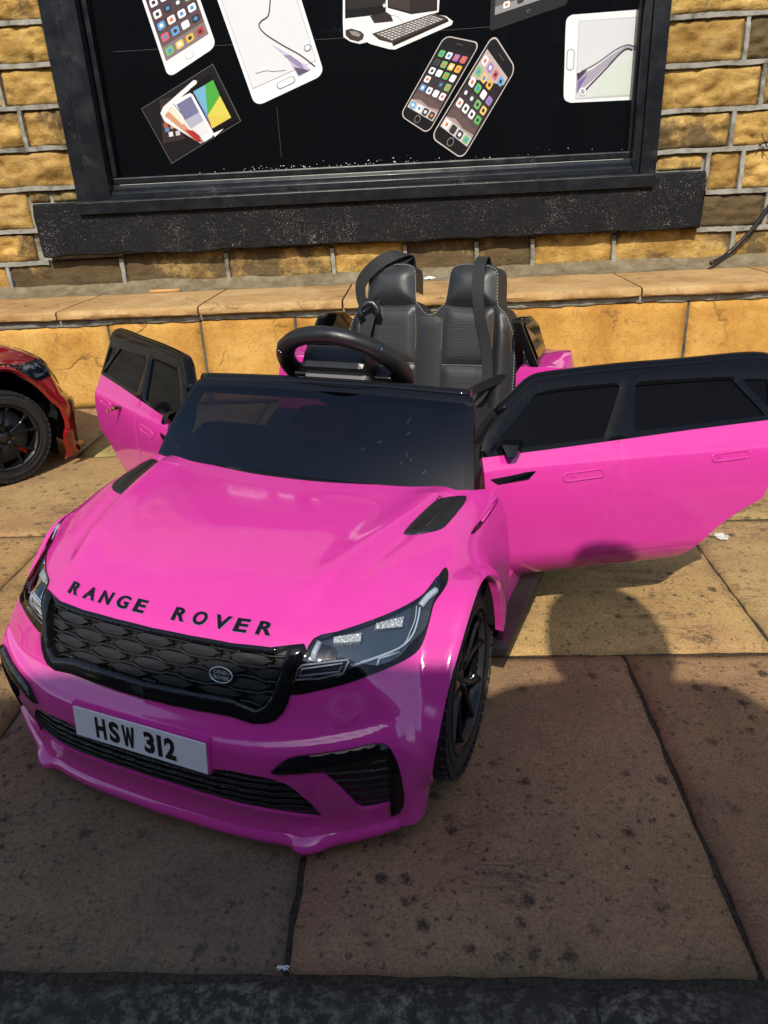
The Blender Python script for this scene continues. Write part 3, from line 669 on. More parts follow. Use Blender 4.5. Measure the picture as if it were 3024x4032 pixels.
# ------------------------------------------------------------------ low wall with coping ledge
low = empty('low_wall', (0, YL, 0), label='low wall of smooth orange sandstone slabs with a projecting coping ledge', cat='low wall')
def llk(o): o.location = (0, -YL, 0); return o
mb = MB(); mb.box((0, YL+.012+.27, .165), (12, .54, .365)); llk(mb.build('backing', 'bed_mortar', low))
xs = [-3.4, -2.9, -2.3, -1.76, -1.231, -.862, -.489, .24, .999, 1.62, 2.2, 2.8]
for k in range(len(xs)-1):
    llk(rock(xs[k]+.005, xs[k+1]-.005, -.01, .327, low, 50+k*3.3, bulge=.009, y=YL+.004, name='stone_slab', mat='slab_stone', cell=.03, rough=.5))
xs = [-3.1, -2.52, -1.97, -1.411, -.853, -.299, .257, .812, 1.37, 1.93, 2.5]
for k in range(len(xs)-1):
    xa, xb = xs[k]+.0035, xs[k+1]-.0035; n = 24; vs_ = []; fs = []; sd = 70+k*1.9
    tl = random.Random(k).uniform(-.002, .002)
    prof = [(YW+.03, .3845), (3.2, .385), (3.0, .3852), (2.90, .385), (2.874, .3838), (2.865, .379), (2.862, .368), (2.864, .357), (2.870, .352), (2.90, .351)]
    K = len(prof)
    for i in range(n+1):
        x = xa+(xb-xa)*i/n
        for q, (y, z) in enumerate(prof):
            e = noise2(x, y*3+z*9, 9, sd); f_ = noise2(x, q, 28, sd)
            vs_.append((x, y+(.0028*f_+.003*e if 4 <= q <= 8 else 0)+tl, z+.0015*e+(.001*f_ if q > 3 else 0)))
    for i in range(n):
        for q in range(K-1): fs.append((i*K+q, i*K+q+1, (i+1)*K+q+1, (i+1)*K+q))
    fs += [tuple(range(K))[::-1], tuple(n*K+q for q in range(K))]
    llk(link('coping_stone', mesh(vs_, fs, smooth=True, sharp=38), 'coping_stone', low))
vs_ = []; fs = []; n = 260       # rough mortar joint under the coping
for i in range(n+1):
    x = -3.2+5.9*i/n; e = noise2(x, 1, 20, 4); e2 = noise2(x, 1, 6, 8)
    vs_ += [(x, YL+.004+.003*e, .3535), (x, YL-.005+.004*e, .343+.003*e2), (x, YL+.004+.003*e, .326+.006*e2+.003*e)]
for i in range(n):
    for q in range(2): fs.append((i*3+q, i*3+q+1, i*3+q+4, i*3+q+3))
llk(link('mortar_joint', mesh(vs_, fs, smooth=True), 'mortar', low))

# ------------------------------------------------------------------ shop window
win = empty('shop_window', (-.22, YW, .76), label='large black framed shop window covered with phone and computer stickers', cat='shop window')
def vlk(o): o.location = (.22, -YW, -.76); return o
def fbox(name, x0, x1, y0, y1, z0, z1, mat='frame_black', ch=.003):
    b = MB(); b.box(((x0+x1)/2, (y0+y1)/2, (z0+z1)/2), (x1-x0, y1-y0, z1-z0), ch=ch); return vlk(b.build(name, mat, win))
ZT = 2.12
fbox('jamb', -1.464, -1.400, YW-.030, YW+.10, .7625, ZT)
fbox('jamb_inner', -1.3985, -1.312, YW-.042, YW+.10, .7625, ZT-.06)
fbox('jamb', .908, .972, YW-.030, YW+.10, .7625, ZT)
fbox('jamb_inner', .876, .9065, YW-.020, YW+.10, .7625, ZT-.06)
fbox('head', -1.3985, .9065, YW-.030, YW+.10, ZT-.058, ZT)
fbox('apron', -1.448, .955, YW-.082, YW+.0, .714, .7610, ch=.004)
b = MB(); b.prism([(YW-.048, .7625), (YW-.048, .774), (YW-.026, .787), (YW-.025, .795), (YW-.002, .808), (YW+.0, .8215), (YW+.10, .8215), (YW+.10, .7625)], lambda u, v, h: Vector((-1.3105+h, u, v)), 2.185)
vlk(b.build('bottom_rail', 'frame_black', win, bevel=.002))
fbox('glazing_bead', -1.3105, .8745, YW+.012, YW+.10, .8235, .851, ch=.006)
fbox('glazing_bead', -1.3105, -1.288, YW+.012, YW+.10, .852, ZT-.06, ch=.004)
fbox('glazing_bead', .862, .8745, YW+.012, YW+.10, .852, ZT-.06, ch=.004)
me = mesh([(-1.30, YG, .84), (.87, YG, .84), (.87, YG, ZT-.05), (-1.30, YG, ZT-.05)], [(0, 1, 2, 3)]); vlk(link('pane', me, 'window_black', win))
t = simple('seam_grey', (0.05, 0.05, 0.055), 0.5)
b = MB()
for (px, py, qx, qy) in ((445, 204, 1345, 150), (1090, 420, 1108, 620), (1345, 150, 2000, 100)):
    p, q = at_y(px, py, YG-.0009), at_y(qx, qy, YG-.0009)
    d = (q-p)/np.linalg.norm(q-p); nn = np.array([-d[2], 0, d[0]])*.0006
    b.add([p-nn, q-nn, q+nn, p+nn], [(0, 1, 2, 3)])
vlk(b.build('film_seam', 'seam_grey', win))
b = MB(); rr = random.Random(3)
for k in range(80):
    x = -1.1+1.95*rr.random()**0.8; s_ = rr.uniform(.0005, .0016); z = .852+abs(rr.gauss(0, .008)) if rr.random() < .8 else .852+rr.random()*.03
    if rr.random() < .5: x = rr.uniform(-.75, .0)
    c = Vector((x, YG-.001, z)); b.add([c+Vector((-s_*rr.uniform(1, 3), 0, 0)), c+Vector((0, -s_, -s_*.7)), c+Vector((s_*rr.uniform(1, 3), 0, 0)), c+Vector((0, 0, s_))], [(0, 1, 3), (1, 2, 3)])
vlk(b.build('sealant_residue', 'paper', win))

# ------------------------------------------------------------------ printed stickers on the glass
def zA(x, y): return (x*1512/1659, y*1512/1659)
def zB(x, y): return (1512+x*1512/1659, y*1512/1659)
PR = {}
def ink(c, rough=.22):
    k = 'print_%02x%02x%02x' % c
    if k not in M:
        m_ = sum(c)/3; d_ = tuple((v+(m_-v)*.22)*.94 for v in c); simple(k, srgb(*d_)[:3], rough)
    return k
class Sticker:
    def __init__(s): s.mb = MB(); s.mats = []; s.lv = 0
    def mi(s, c):
        k = ink(c)
        if k not in s.mats: s.mats.append(k)
        return s.mats.index(k)
    def poly(s, P3, c, lv):
        s.mb.add([(p[0], YG-.0015-.0005*lv, p[2]) for p in P3], [tuple(range(len(P3)))], s.mi(c))
    def px(s, pts, c, lv, zf): s.poly([at_y(*zf(*p), YG) for p in pts], c, lv)
    def line(s, pts, wd, c, lv, zf=None):
        P = [at_y(*zf(*p), YG) for p in pts] if zf else pts
        P = [np.array(p) for p in P]; n = len(P)
        wd = wd if isinstance(wd, (list, tuple)) else [wd]*n
        A, B = [], []
        for i in range(n):
            d = P[min(i+1, n-1)]-P[max(i-1, 0)]; d /= max(np.linalg.norm(d), 1e-9); nn = np.array([-d[2], 0, d[0]])*wd[i]/2
            A.append(P[i]+nn); B.append(P[i]-nn)
        b = len(s.mb.v); y = YG-.0015-.0005*lv
        s.mb.add([(p[0], y, p[2]) for p in A+B], [(i, i+1, n+i+1, n+i) for i in range(n-1)], s.mi(c))
    def done(s, name, label, group=None):
        # a real thickness: vinyl edge down to the glass
        o = s.mb.build(name, s.mats, None, recalc=False)
        bm = bmesh.new(); bm.from_mesh(o.data)
        for f in bm.faces:
            f.normal_update()
            if f.normal.y > 0: f.normal_flip()
        bm.to_mesh(o.data); bm.free()
        tag(o, label, 'sticker', group); return o
class Quad:
    """bilinear patch from four corner pixels: u to the right, v downwards"""
    def __init__(s, tl, tr, br, bl, zf): s.c = [at_y(*zf(*p), YG) for p in (tl, tr, br, bl)]
    def __call__(s, u, v): a_, b_, c_, d_ = s.c; return (1-v)*((1-u)*a_+u*b_)+v*((1-u)*d_+u*c_)
    def rrect(s, u0, u1, v0, v1, r=0.0, asp=2.0, n=5):
        if r <= 0: return [s(u0, v0), s(u1, v0), s(u1, v1), s(u0, v1)]
        out = []
        ru, rv = r, r/asp
        for (cu, cv, a0) in ((u1-ru, v0+rv, -90), (u1-ru, v1-rv, 0), (u0+ru, v1-rv, 90), (u0+ru, v0+rv, 180)):
            for k in range(n+1):
                a_ = rad(a0+90*k/n); out.append(s(cu+ru*math.cos(a_), cv+rv*math.sin(a_)))
        return out
ICON = [(96, 206, 88), (240, 240, 240), (250, 190, 60), (70, 72, 76), (90, 170, 235), (235, 235, 238), (245, 245, 245), (205, 70, 60), (120, 200, 110), (240, 240, 236), (170, 110, 190), (250, 250, 250), (86, 160, 225), (245, 205, 90), (60, 60, 64), (228, 96, 110)]
def icons(S, Q, u0, u1, v0, v1, nu, nv, size, asp, seed, lv, skip=0.0):
    rr = random.Random(seed)
    for j in range(nv):
        for i in range(nu):
            if rr.random() < skip: continue
            cu = u0+(u1-u0)*(i+.5)/nu; cv = v0+(v1-v0)*(j+.5)/nv; c = ICON[(i*5+j*3+seed) % len(ICON)]
            S.poly(Q.rrect(cu-size, cu+size, cv-size/asp, cv+size/asp, size*.45, asp), c, lv)
            k = rr.choice([(255, 255, 255), (60, 60, 66), (240, 120, 60), (70, 150, 220)])
            S.poly(Q.rrect(cu-size*.45, cu+size*.45, cv-size*.45/asp, cv+size*.45/asp, size*.3, asp), k, lv+1)
def scene_screen(S, Q, u0, u1, v0, v1, lv, bands):
    n = len(bands)
    for k, c in enumerate(bands):
        S.poly(Q.rrect(u0, u1, v0+(v1-v0)*k/n, v0+(v1-v0)*(k+1)/n), c, lv)
def disc(Q, cu, cv, r, asp, n=18): return [Q(cu+r*math.cos(2*math.pi*k/n), cv+r/asp*math.sin(2*math.pi*k/n)) for k in range(n)]

S = Sticker(); Q = Quad((578, -110), (790, -215), (936, 200), (728, 338), zA)      # white phone full of app icons
S.poly(Q.rrect(0, 1, 0, 1, .14), (236, 236, 238), 0)
scene_screen(S, Q, .06, .94, .12, .845, 1, [(60, 40, 60), (72, 46, 66), (88, 60, 74), (96, 64, 70), (84, 60, 66), (100, 76, 78), (112, 88, 86), (120, 100, 96)])
icons(S, Q, .08, .92, .14, .70, 4, 5, .075, 2.05, 3, 2)
S.poly(Q.rrect(.06, .94, .715, .845), (140, 122, 122), 2); icons(S, Q, .08, .92, .72, .84, 4, 1, .075, 2.05, 8, 3)
S.poly(disc(Q, .5, .918, .085, 2.05), (190, 190, 194), 1); S.poly(disc(Q, .5, .918, .075, 2.05), (244, 244, 246), 2)
S.done('phone_sticker', 'white smartphone sticker with rows of app icons above the small dark card')
S = Sticker(); Q = Quad((872, -190), (1215, -280), (1402, 322), (1103, 462), zA)      # big white phone, pale screen with a dark swirl
S.poly(Q.rrect(0, 1, 0, 1, .12), (240, 241, 243), 0)
S.poly(Q.rrect(.045, .955, .05, .885), (188, 190, 194), 1); S.poly(Q.rrect(.055, .945, .055, .88), (226, 227, 230), 2)
S.line(catmull([(1168, -20), (1165, 30), (1158, 70), (1128, 92), (1120, 115), (1150, 150), (1220, 195), (1300, 240), (1365, 290)], 5, False), [.0022]*40+[.003], (60, 60, 66), 3, zA) if False else None
pts = [tuple(p) for p in catmull([(1168, -20), (1166, 30), (1158, 70), (1130, 92), (1120, 115), (1150, 150), (1220, 195), (1300, 240), (1362, 288)], 5, False)]
S.line(pts, .0045, (52, 52, 58), 4, zA)
S.px([(1170, 190), (1240, 250), (1290, 330), (1345, 300), (1290, 262), (1215, 215)], (196, 188, 214), 3, zA)
S.px([(1270, 290), (1290, 326), (1335, 305), (1300, 296)], (96, 86, 116), 5, zA)
S.px([(1225, 240), (1290, 290), (1322, 306), (1300, 272), (1255, 238)], (150, 136, 178), 4, zA)
S.poly(disc(Q, .895, .775, .05, 2.05), (150, 150, 156), 5); S.poly(disc(Q, .895, .775, .035, 2.05), (232, 232, 235), 6)
pts = [tuple(p) for p in catmull([(1105, 318), (1150, 306), (1180, 309), (1235, 304)], 4, False)]; S.line(pts, .0018, (110, 112, 118), 4, zA)
S.poly(Q.rrect(.36, .62, .912, .962, .049, 2.05), (150, 152, 156), 3); S.poly(Q.rrect(.375, .605, .917, .957, .040, 2.05), (246, 246, 247), 4)
S.done('phone_sticker', 'largest white smartphone sticker, blank pale screen with a thin dark swirl')
S = Sticker()      # dark photo card with a fan of phones
S.px([(610, 470), (920, 275), (1043, 523), (742, 708)], (86, 86, 86), 0, zA); S.px([(614, 471), (919, 280), (1038, 522), (743, 703)], (33, 30, 30), 1, zA)
S.px([(690, 430), (735, 420), (800, 600), (705, 620)], (60, 48, 46), 2, zA)
for x, y, c in ((715, 540, (200, 80, 60)), (738, 580, (220, 220, 220)), (768, 575, (200, 200, 200)), (722, 560, (90, 130, 190)), (745, 545, (230, 160, 80))):
    S.px([(x-9, y-8), (x+9, y-12), (x+12, y+8), (x-6, y+12)], c, 3, zA)
S.px([(694, 490), (706, 462), (838, 346), (852, 350), (850, 362), (750, 450), (880, 615), (868, 620), (712, 525)], (232, 232, 232), 4, zA)
S.px([(712, 500), (742, 462), (800, 540), (870, 612), (845, 608)], (222, 150, 110), 5, zA); S.px([(800, 560), (846, 566), (878, 618), (850, 610)], (196, 44, 36), 6, zA); S.px([(728, 480), (748, 462), (800, 528), (790, 540)], (240, 225, 200), 6, zA)
S.px([(750, 445), (758, 434), (822, 402), (834, 408), (926, 578), (918, 592), (884, 614)], (240, 240, 240), 7, zA)
S.px([(764, 452), (826, 416), (862, 485), (800, 520)], (116, 116, 158), 8, zA); S.px([(800, 520), (862, 485), (882, 522), (826, 556)], (176, 176, 200), 8, zA); S.px([(826, 556), (882, 522), (906, 570), (870, 592)], (226, 224, 226), 8, zA)
S.px([(822, 385), (912, 318), (1032, 520), (926, 575)], (24, 22, 22), 8, zA)
S.px([(836, 396), (888, 367), (898, 500)], (104, 180, 214), 9, zA); S.px([(888, 367), (922, 345), (952, 415), (898, 500)], (74, 186, 60), 9, zA)
S.px([(952, 415), (1000, 508), (898, 500)], (232, 216, 70), 9, zA); S.px([(898, 500), (1000, 508), (918, 556)], (236, 206, 62), 9, zA); S.px([(836, 396), (898, 500), (906, 532)], (92, 130, 196), 9, zA)
S.px([(895, 516), (912, 540), (918, 556), (905, 535)], (216, 60, 66), 10, zA); S.px([(920, 578), (968, 556), (930, 592)], (238, 238, 238), 9, zA)
S.done('card_sticker', 'small dark square photo card showing a fan of phones and a bright tablet')
zM = lambda x, y: zB(x, y)
S = Sticker()      # desktop computer with keyboard and mouse
S.px([(-176, -160), (250, -160), (236, 52), (212, 60), (268, 70), (298, 92), (292, 108), (48, 214), (20, 212), (-60, 190), (-72, 182), (-105, 190), (-145, 180), (-175, 160), (-178, 90)], (238, 238, 236), 0, zM)
S.px([(-168, -160), (8, -150), (8, 60), (-168, 80)], (28, 26, 25), 1, zM); S.px([(-162, -150), (4, -150), (4, 24), (-162, 44)], (46, 42, 40), 2, zM)
S.px([(-60, 70), (10, 52), (30, 66), (40, 92), (-42, 100)], (58, 46, 42), 2, zM)
S.px([(14, -150), (232, -160), (230, 46), (118, 62), (16, 34)], (50, 42, 38), 1, zM); S.px([(20, -150), (112, -150), (112, 50), (20, 28)], (72, 58, 52), 2, zM)
pts = [(8, 16), (11, 12), (15, 15), (18, 12), (21, 17), (19, 25), (14, 29), (10, 27), (7, 22)]
S.px([(x-12, y+4) for x, y in pts], (226, 226, 226), 3, zM); S.px([(2, 14), (5, 9), (6, 13)], (226, 226, 226), 3, zM)
S.px([(-166, 130), (-140, 124), (-100, 136), (-86, 150), (-92, 170), (-112, 180), (-148, 170), (-166, 152)], (70, 56, 50), 2, zM); S.px([(-150, 134), (-120, 136), (-100, 148), (-108, 160), (-138, 152)], (150, 140, 134), 3, zM)
S.px([(-52, 146), (206, 60), (236, 64), (262, 72), (276, 82), (36, 186), (-20, 172)], (74, 58, 52), 2, zM); S.px([(36, 186), (276, 82), (280, 92), (38, 200)], (46, 36, 32), 2, zM)
Q = Quad((-46, 146), (208, 62), (268, 82), (34, 180), zM)
for j in range(5):
    for i in range(15):
        u, v = .02+.96*i/15, .05+.9*j/5; S.poly(Q.rrect(u+.006, u+.052, v+.03, v+.15), (206, 200, 194) if (i+j) % 7 else (180, 176, 172), 3)
pts = [tuple(p) for p in catmull([(0, 72), (30, 66), (60, 74), (84, 98)], 4, False)]; S.line(pts, .0014, (150, 146, 142), 1, zM)
S.done('computer_sticker', 'cut-out sticker of a desktop computer with white keyboard and mouse')
S = Sticker(); Q = Quad((468, -160), (800, -260), (792, 20), (456, 136), zB)      # tablet
S.poly(Q.rrect(0, 1, 0, 1.0, .05, 1.0), (44, 43, 44), 0); S.poly(Q.rrect(.06, .94, .02, .78, 0), (96, 92, 92), 1); S.poly(Q.rrect(.06, .94, .66, .78, 0), (150, 148, 148), 2)
icons(S, Q, .12, .66, .60, .76, 3, 1, .042, .85, 9, 3); icons(S, Q, .12, .9, .1, .55, 4, 2, .042, .85, 2, 3)
S.poly(disc(Q, .5, .89, .022, .85), (120, 120, 124), 1); S.poly(disc(Q, .5, .89, .015, .85), (30, 30, 32), 2)
S.done('tablet_sticker', 'dark tablet sticker cut off by the window top above the pair of phones')
def darkphone(tl, tr, br, bl, label, seed, flip):
    S = Sticker(); Q = Quad(tl, tr, br, bl, zB)
    S.poly(Q.rrect(0, 1, 0, 1, .17, 2.05), (206, 190, 182), 0); S.poly(Q.rrect(.025, .975, .012, .988, .155, 2.05), (34, 32, 34), 1)
    scene_screen(S, Q, .07, .93, .125, .87, 2, [(40, 34, 42), (46, 38, 44), (52, 42, 48), (58, 46, 52), (66, 52, 56), (74, 58, 62), (96, 76, 76), (176, 150, 146), (190, 170, 168)])
    S.poly([Q(.07, .70), Q(.25, .655), Q(.42, .69), Q(.6, .665), Q(.8, .70), Q(.93, .68), Q(.93, .74), Q(.6, .76), Q(.3, .735), Q(.07, .77)], (110, 84, 80), 3)
    icons(S, Q, .08, .92, .15, .66, 4, 5, .077, 2.05, seed, 4, .04)
    S.poly(Q.rrect(.07, .93, .775, .87), (212, 200, 198), 3); icons(S, Q, .08, .92, .78, .865, 4, 1, .08, 2.05, seed+4, 4)
    if flip: S.poly([Q(.07, .125), Q(.93, .125), Q(.93, .20), Q(.07, .40)], (196, 176, 170), 3)  # pale wedge of glare painted on the screen
    S.poly(disc(Q, .5, .928, .085, 2.05), (150, 140, 136), 2); S.poly(disc(Q, .5, .928, .07, 2.05), (30, 28, 30), 3)
    S.poly(Q.rrect(.40, .60, .06, .068), (90, 86, 86), 2)
    return S.done('phone_sticker', label)
darkphone((262, 152), (418, 184), (190, 580), (68, 500), 'tilted dark smartphone sticker with a plain icon screen, left one of the pair', 0, False)
darkphone((474, 142), (572, 296), (338, 690), (200, 594), 'tilted dark smartphone sticker with pale glare painted over its top icons', 5, True)
S = Sticker()      # white phone lying on its side, cut by the window frame
pts = [tuple(p) for p in catmull([(812, 64), (790, 82), (784, 130), (779, 300), (776, 400), (782, 432), (806, 444)], 4, False)]
S.px(pts+[(1066, 432), (1094, 42)], (236, 237, 236), 0, zB)
S.px([(840, 90), (1091, 72), (1068, 416), (826, 430)], (196, 198, 202), 1, zB); S.px([(844, 94), (1091, 78), (1069, 411), (830, 425)], (214, 216, 218), 2, zB)
S.px([(950, 300), (1080, 250), (1070, 408), (900, 418)], (208, 220, 206), 3, zB)
S.px([(832, 330), (900, 300), (990, 232), (1050, 196), (1078, 204), (1074, 216), (1040, 216), (985, 262), (900, 345), (830, 404)], (168, 160, 178), 4, zB)
S.px([(832, 318), (878, 302), (836, 350)], (70, 66, 82), 5, zB); S.px([(836, 355), (880, 320), (834, 398)], (120, 104, 168), 5, zB)
pts = [tuple(p) for p in catmull([(860, 400), (905, 352), (960, 295), (1010, 240), (1045, 212), (1072, 216)], 5, False)]; S.line(pts, .005, (56, 56, 60), 6, zB)
pts = [tuple(p) for p in catmull([(850, 310), (920, 272), (1000, 215), (1050, 194), (1078, 200)], 5, False)]; S.line(pts, .003, (90, 90, 96), 6, zB)
Q = Quad((790, 212), (824, 210), (820, 304), (786, 306), zB)
S.poly(Q.rrect(0, 1, 0, 1, .49, 2.7), (150, 152, 154), 1); S.poly(Q.rrect(.12, .88, .045, .955, .37, 2.7), (240, 240, 240), 2)
S.poly([at_y(*zB(857+15*math.cos(k*.5236), 396+18*math.sin(k*.5236)), YG) for k in range(12)], (244, 244, 244), 7); S.poly([at_y(*zB(857+9*math.cos(k*.5236), 396+11*math.sin(k*.5236)), YG) for k in range(12)], (170, 170, 186), 8)
S.done('phone_sticker', 'white smartphone sticker turned on its side and cut off by the window frame')

# ------------------------------------------------------------------ small things on the ledge and ground
def cyl_thing(name, p, q, r, mat, label, cat):
    b = MB(); b.tube([p, [(p[i]+q[i])/2 for i in range(3)], q], r, 10); o = b.build(name, mat); tag(o, label, cat); return o
p, q = at_z(590, 1148, .391), at_z(708, 1143, .391)
cyl_thing('cigarette_end', tuple(p), tuple(q), .0075, 'rolled_paper', 'tan rolled paper stick lying on the coping ledge', 'litter')
c = at_z(1690, 1098, .388); b = MB(); rr = random.Random(11); n = 16
ring = [(c[0]+.034*math.cos(2*math.pi*k/n)*rr.uniform(.6, 1.1), c[1]+.03*math.sin(2*math.pi*k/n)*rr.uniform(.6, 1.1), c[2]+rr.uniform(0, .006)) for k in range(n)]
b.add(ring+[(c[0], c[1], c[2]+.012)], [(k, (k+1) % n, n) for k in range(n)]); o = b.build('paper_scrap', 'paper'); tag(o, 'crumpled white paper scrap on the ledge behind the black seat', 'litter')
pts = [at_y(*q, YW-.035) for q in ((3110, 640), (3060, 760), (3010, 838), (2960, 905), (2900, 968))]
pts = [tuple(p) for p in pts]+[tuple(at_y(2850, 1010, YW-.045)), tuple(at_z(2800, 1036, .412))]
pts = [(pts[0][0]+.03, YW-.03, pts[0][2]+.5), (pts[0][0]+.02, YW-.03, pts[0][2]+.2)]+pts
b = MB(); b.tube([tuple(p) for p in catmull(pts, 6, False)], .0085, 10); o = b.build('cable', 'cable_black'); tag(o, 'black cable hanging down the stone wall to the ledge', 'cable')
b = MB()
for sx_ in (1,):
    c = at_y(3012, 560, YW-.03)
    for k in range(9):
        d = Vector((rr.uniform(-1, .6), rr.uniform(-.6, .1), rr.uniform(-1, 1))).normalized()*rr.uniform(.02, .05)
        b.tube([tuple(c), tuple(c+np.array(d*.6)+np.array([0, 0, rr.uniform(-.01, .01)])), tuple(c+np.array(d))], .0016, 5)
o = b.build('dry_twig', 'cable_black'); tag(o, 'dark dry twigs sticking out of the stone wall beside the cable', 'twigs')
c = at_z(2832, 2110, .002); b = MB()
for k in range(16):
    x, y = c[0]+rr.gauss(0, .011), c[1]+rr.gauss(0, .014); s_ = rr.uniform(.004, .010); m_ = 7
    b.add([(x+s_*math.cos(2*math.pi*j/m_)*rr.uniform(.6, 1.1), y+s_*math.sin(2*math.pi*j/m_)*rr.uniform(.6, 1.1), .0022+.0002*k) for j in range(m_)]+[(x, y, .0035+.0002*k)], [(j, (j+1) % m_, m_) for j in range(m_)])
o = b.build('bird_dropping', 'dropping'); tag(o, 'pale bird dropping on the flag behind the open pink door', 'dropping')
c = at_z(1115, 3815, -.002); b = MB()
for k in range(7):
    pts = [tuple(np.array(c)+np.array([rr.gauss(0, .0018)+dx_*(.0026), rr.gauss(0, .0016), .001+rr.random()*.002])) for dx_ in range(-2, 3)]
    b.tube([tuple(p) for p in catmull(pts, 3, False)], .0004, 5)
o = b.build('thread_tangle', 'paper'); tag(o, 'tiny tangle of pale thread at the joint by the kerb', 'thread')

# ================================================================== the toy car (car axes: x forward, y to its left, z up; origin under the number plate)
HEAD = rad(-110.65367591)
CAR_O = np.array([-.47156354*.8, .92710507*.8, 0.0])
AX = np.array([math.cos(HEAD), math.sin(HEAD), 0]); AY = np.array([-math.sin(HEAD), math.cos(HEAD), 0]); AZ = np.array([0, 0, 1.0])
RC = np.stack([AX, AY, AZ])                        # world -> car
CAMC = RC @ (CC-CAR_O)
def cray(px, py): return RC @ pray(px, py)
# crop coordinates -> photograph pixels (measured on enlarged crops)
C1 = lambda x, y: (x*.4522, 2100+y*.4522)
C2 = lambda x, y: (x*.7836, 2700+y*.7836)
C3 = lambda x, y: (1000+x*.6028, 2200+y*.6028)
C4 = lambda x, y: (500+x*.9042, 1400+y*.9042)
R5 = lambda x, y: (x*.9114, 1900+y*.9114)
R6 = lambda x, y: (1000+x*.7233, 2000+y*.7233)
# --- body surface as the smooth intersection of a hood height, a front face and a flank
FP = Spl([0, .03, .06, .10, .14, .166, .178, .20, .24, .287, .33, .36], [-.012, -.001, -.004, .0, .003, .000, -.004, -.019, -.036, -.058, -.088, -.12])
FQ = Spl([0, .1, .164, .2, .25, .3, .33, .354, .38, .42], [0, .003, .009, .018, .036, .060, .077, .094, .112, .15])
HQ = Spl([0, .1, .16, .2, .217, .28, .33, .36], [0, .004, .011, .023, .032, .078, .165, .25])
HT = Spl([-.08, 0, .02, .05, .1, .15, .2, .3, .4, .5], [.235, .288, .3005, .3145, .3315, .341, .347, .353, .356, .357])
SP = Spl([0, .05, .1, .2, .28, .33, .36, .4], [.335, .347, .352, .356, .350, .337, .322, .30])
WC = np.array([-.25, .140])                         # centre of the front arch (x, z)
WHX, WHY = -.268, .329                               # front wheel centre
ARCH_T = [-31, -4, 32, 61, 77, 90, 103, 123, 151, 177, 192]
ARCH_R = Spl(ARCH_T, [.171, .133, .117, .128, .144, .162, .167, .153, .136, .139, .163])
ARCH_A = Spl(ARCH_T, [.001, .004, .008, .010, .012, .014, .017, .019, .019, .016, .011])
FEND_R = Spl([-40, -31, -10, 10, 32, 61, 90, 110, 130, 151, 175, 200], [.06, .10, .150, .152, .140, .150, .174, .176, .170, .155, .120, .08])
RIDGE = np.array([[-.133, .193], [-.204, .211], [-.279, .230], [-.353, .247], [-.44, .264]])
ZCR = Spl([0, .11, .2, .28, .33, .36], [.177, .178, .182, .191, .200, .192])
def ridge(x, y):
    yy = np.abs(y); yr = np.interp(-x, -RIDGE[:, 0], RIDGE[:, 1])
    d = (yy-yr)
    fade = np.clip((-x-.115)/.07, 0, 1)*np.clip((.47+x)/.05, 0, 1)
    return fade*(.0085*np.exp(-(np.where(d > 0, d/.0085, d/.034))**2) - .0040*np.exp(-((d-.020)/.013)**2))
def smax(a_, b_, k):
    h = np.maximum(k-np.abs(a_-b_), 0)/k
    return np.maximum(a_, b_)+h*h*k*.25
def body_f(P):
    x, y, z = P[..., 0], np.abs(P[..., 1]), P[..., 2]
    zc = ZCR(y)
    step = .0035/(1+np.exp(np.clip((z-zc)/.0016, -40, 40)))*np.clip(z/.05-1, 0, 1)
    lipn = .010*np.exp(-((y-.225)/.018)**4)*np.clip(1-(z-.02)/.03, 0, 1)
    g1 = x-(FP(z)-FQ(y)+step+lipn)
    g2 = z-(HT(-.058-HQ(y)-x)-.030*y*y+ridge(x, y))
    r = np.hypot(x-WC[0], z-WC[1])
    th = np.degrees(np.arctan2(z-WC[1], x-WC[0])); th = np.where(th < -80, th+360, th)
    fl = ARCH_A(np.clip(th, -31, 200))*np.exp(-(np.maximum(r-ARCH_R(np.clip(th, -31, 192)), -.02)/.034)**2)
    g3 = y-(SP(z)+fl)
    fm = smax(smax(g1, g2, .010), g3*.92, .026)
    f4 = smax((r-FEND_R(np.clip(th, -40, 200))), y-.381, .020)
    return -smax(-fm, -f4, .022)
E3 = np.eye(3)
def body_n(P):
    e = 4e-4; P = np.asarray(P, float); Q = np.concatenate([P[None]+E3[:, None, :]*e if P.ndim == 2 else P[None]+E3*e, P[None]-E3[:, None, :]*e if P.ndim == 2 else P[None]-E3*e], 0)
    f = body_f(Q); n_ = np.moveaxis(f[:3]-f[3:], 0, -1)
    return n_/np.linalg.norm(n_, axis=-1, keepdims=True)
def root(O, D, t0, t1, n=36):
    """first sign change of body_f from - to + along O+tD (arrays)"""
    O = np.atleast_2d(O).astype(float); D = np.atleast_2d(D).astype(float)
    lo = np.full(len(O), t0, float); hi = np.full(len(O), t1, float)
    for _ in range(n):
        m_ = (lo+hi)/2; s_ = body_f(O+D*m_[:, None]) > 0
        hi = np.where(s_, m_, hi); lo = np.where(s_, lo, m_)
    return O+D*((lo+hi)/2)[:, None]
def surf_px(px, py):
    d = cray(px, py); ts = np.linspace(.35, 2.6, 2400); f = body_f(CAMC+ts[:, None]*d)
    k = np.argmax(f < 0)
    if not (f < 0).any(): k = int(np.argmin(f)); return CAMC+ts[k]*d
    lo, hi = ts[k-1], ts[k]
    for _ in range(40):
        m_ = (lo+hi)/2
        if body_f(CAMC+m_*d) < 0: hi = m_
        else: lo = m_
    return CAMC+hi*d
_fy, _fz = np.linspace(0, .37, 260), np.linspace(.0, .31, 260)
_gy, _gz = np.meshgrid(_fy, _fz, indexing='ij')
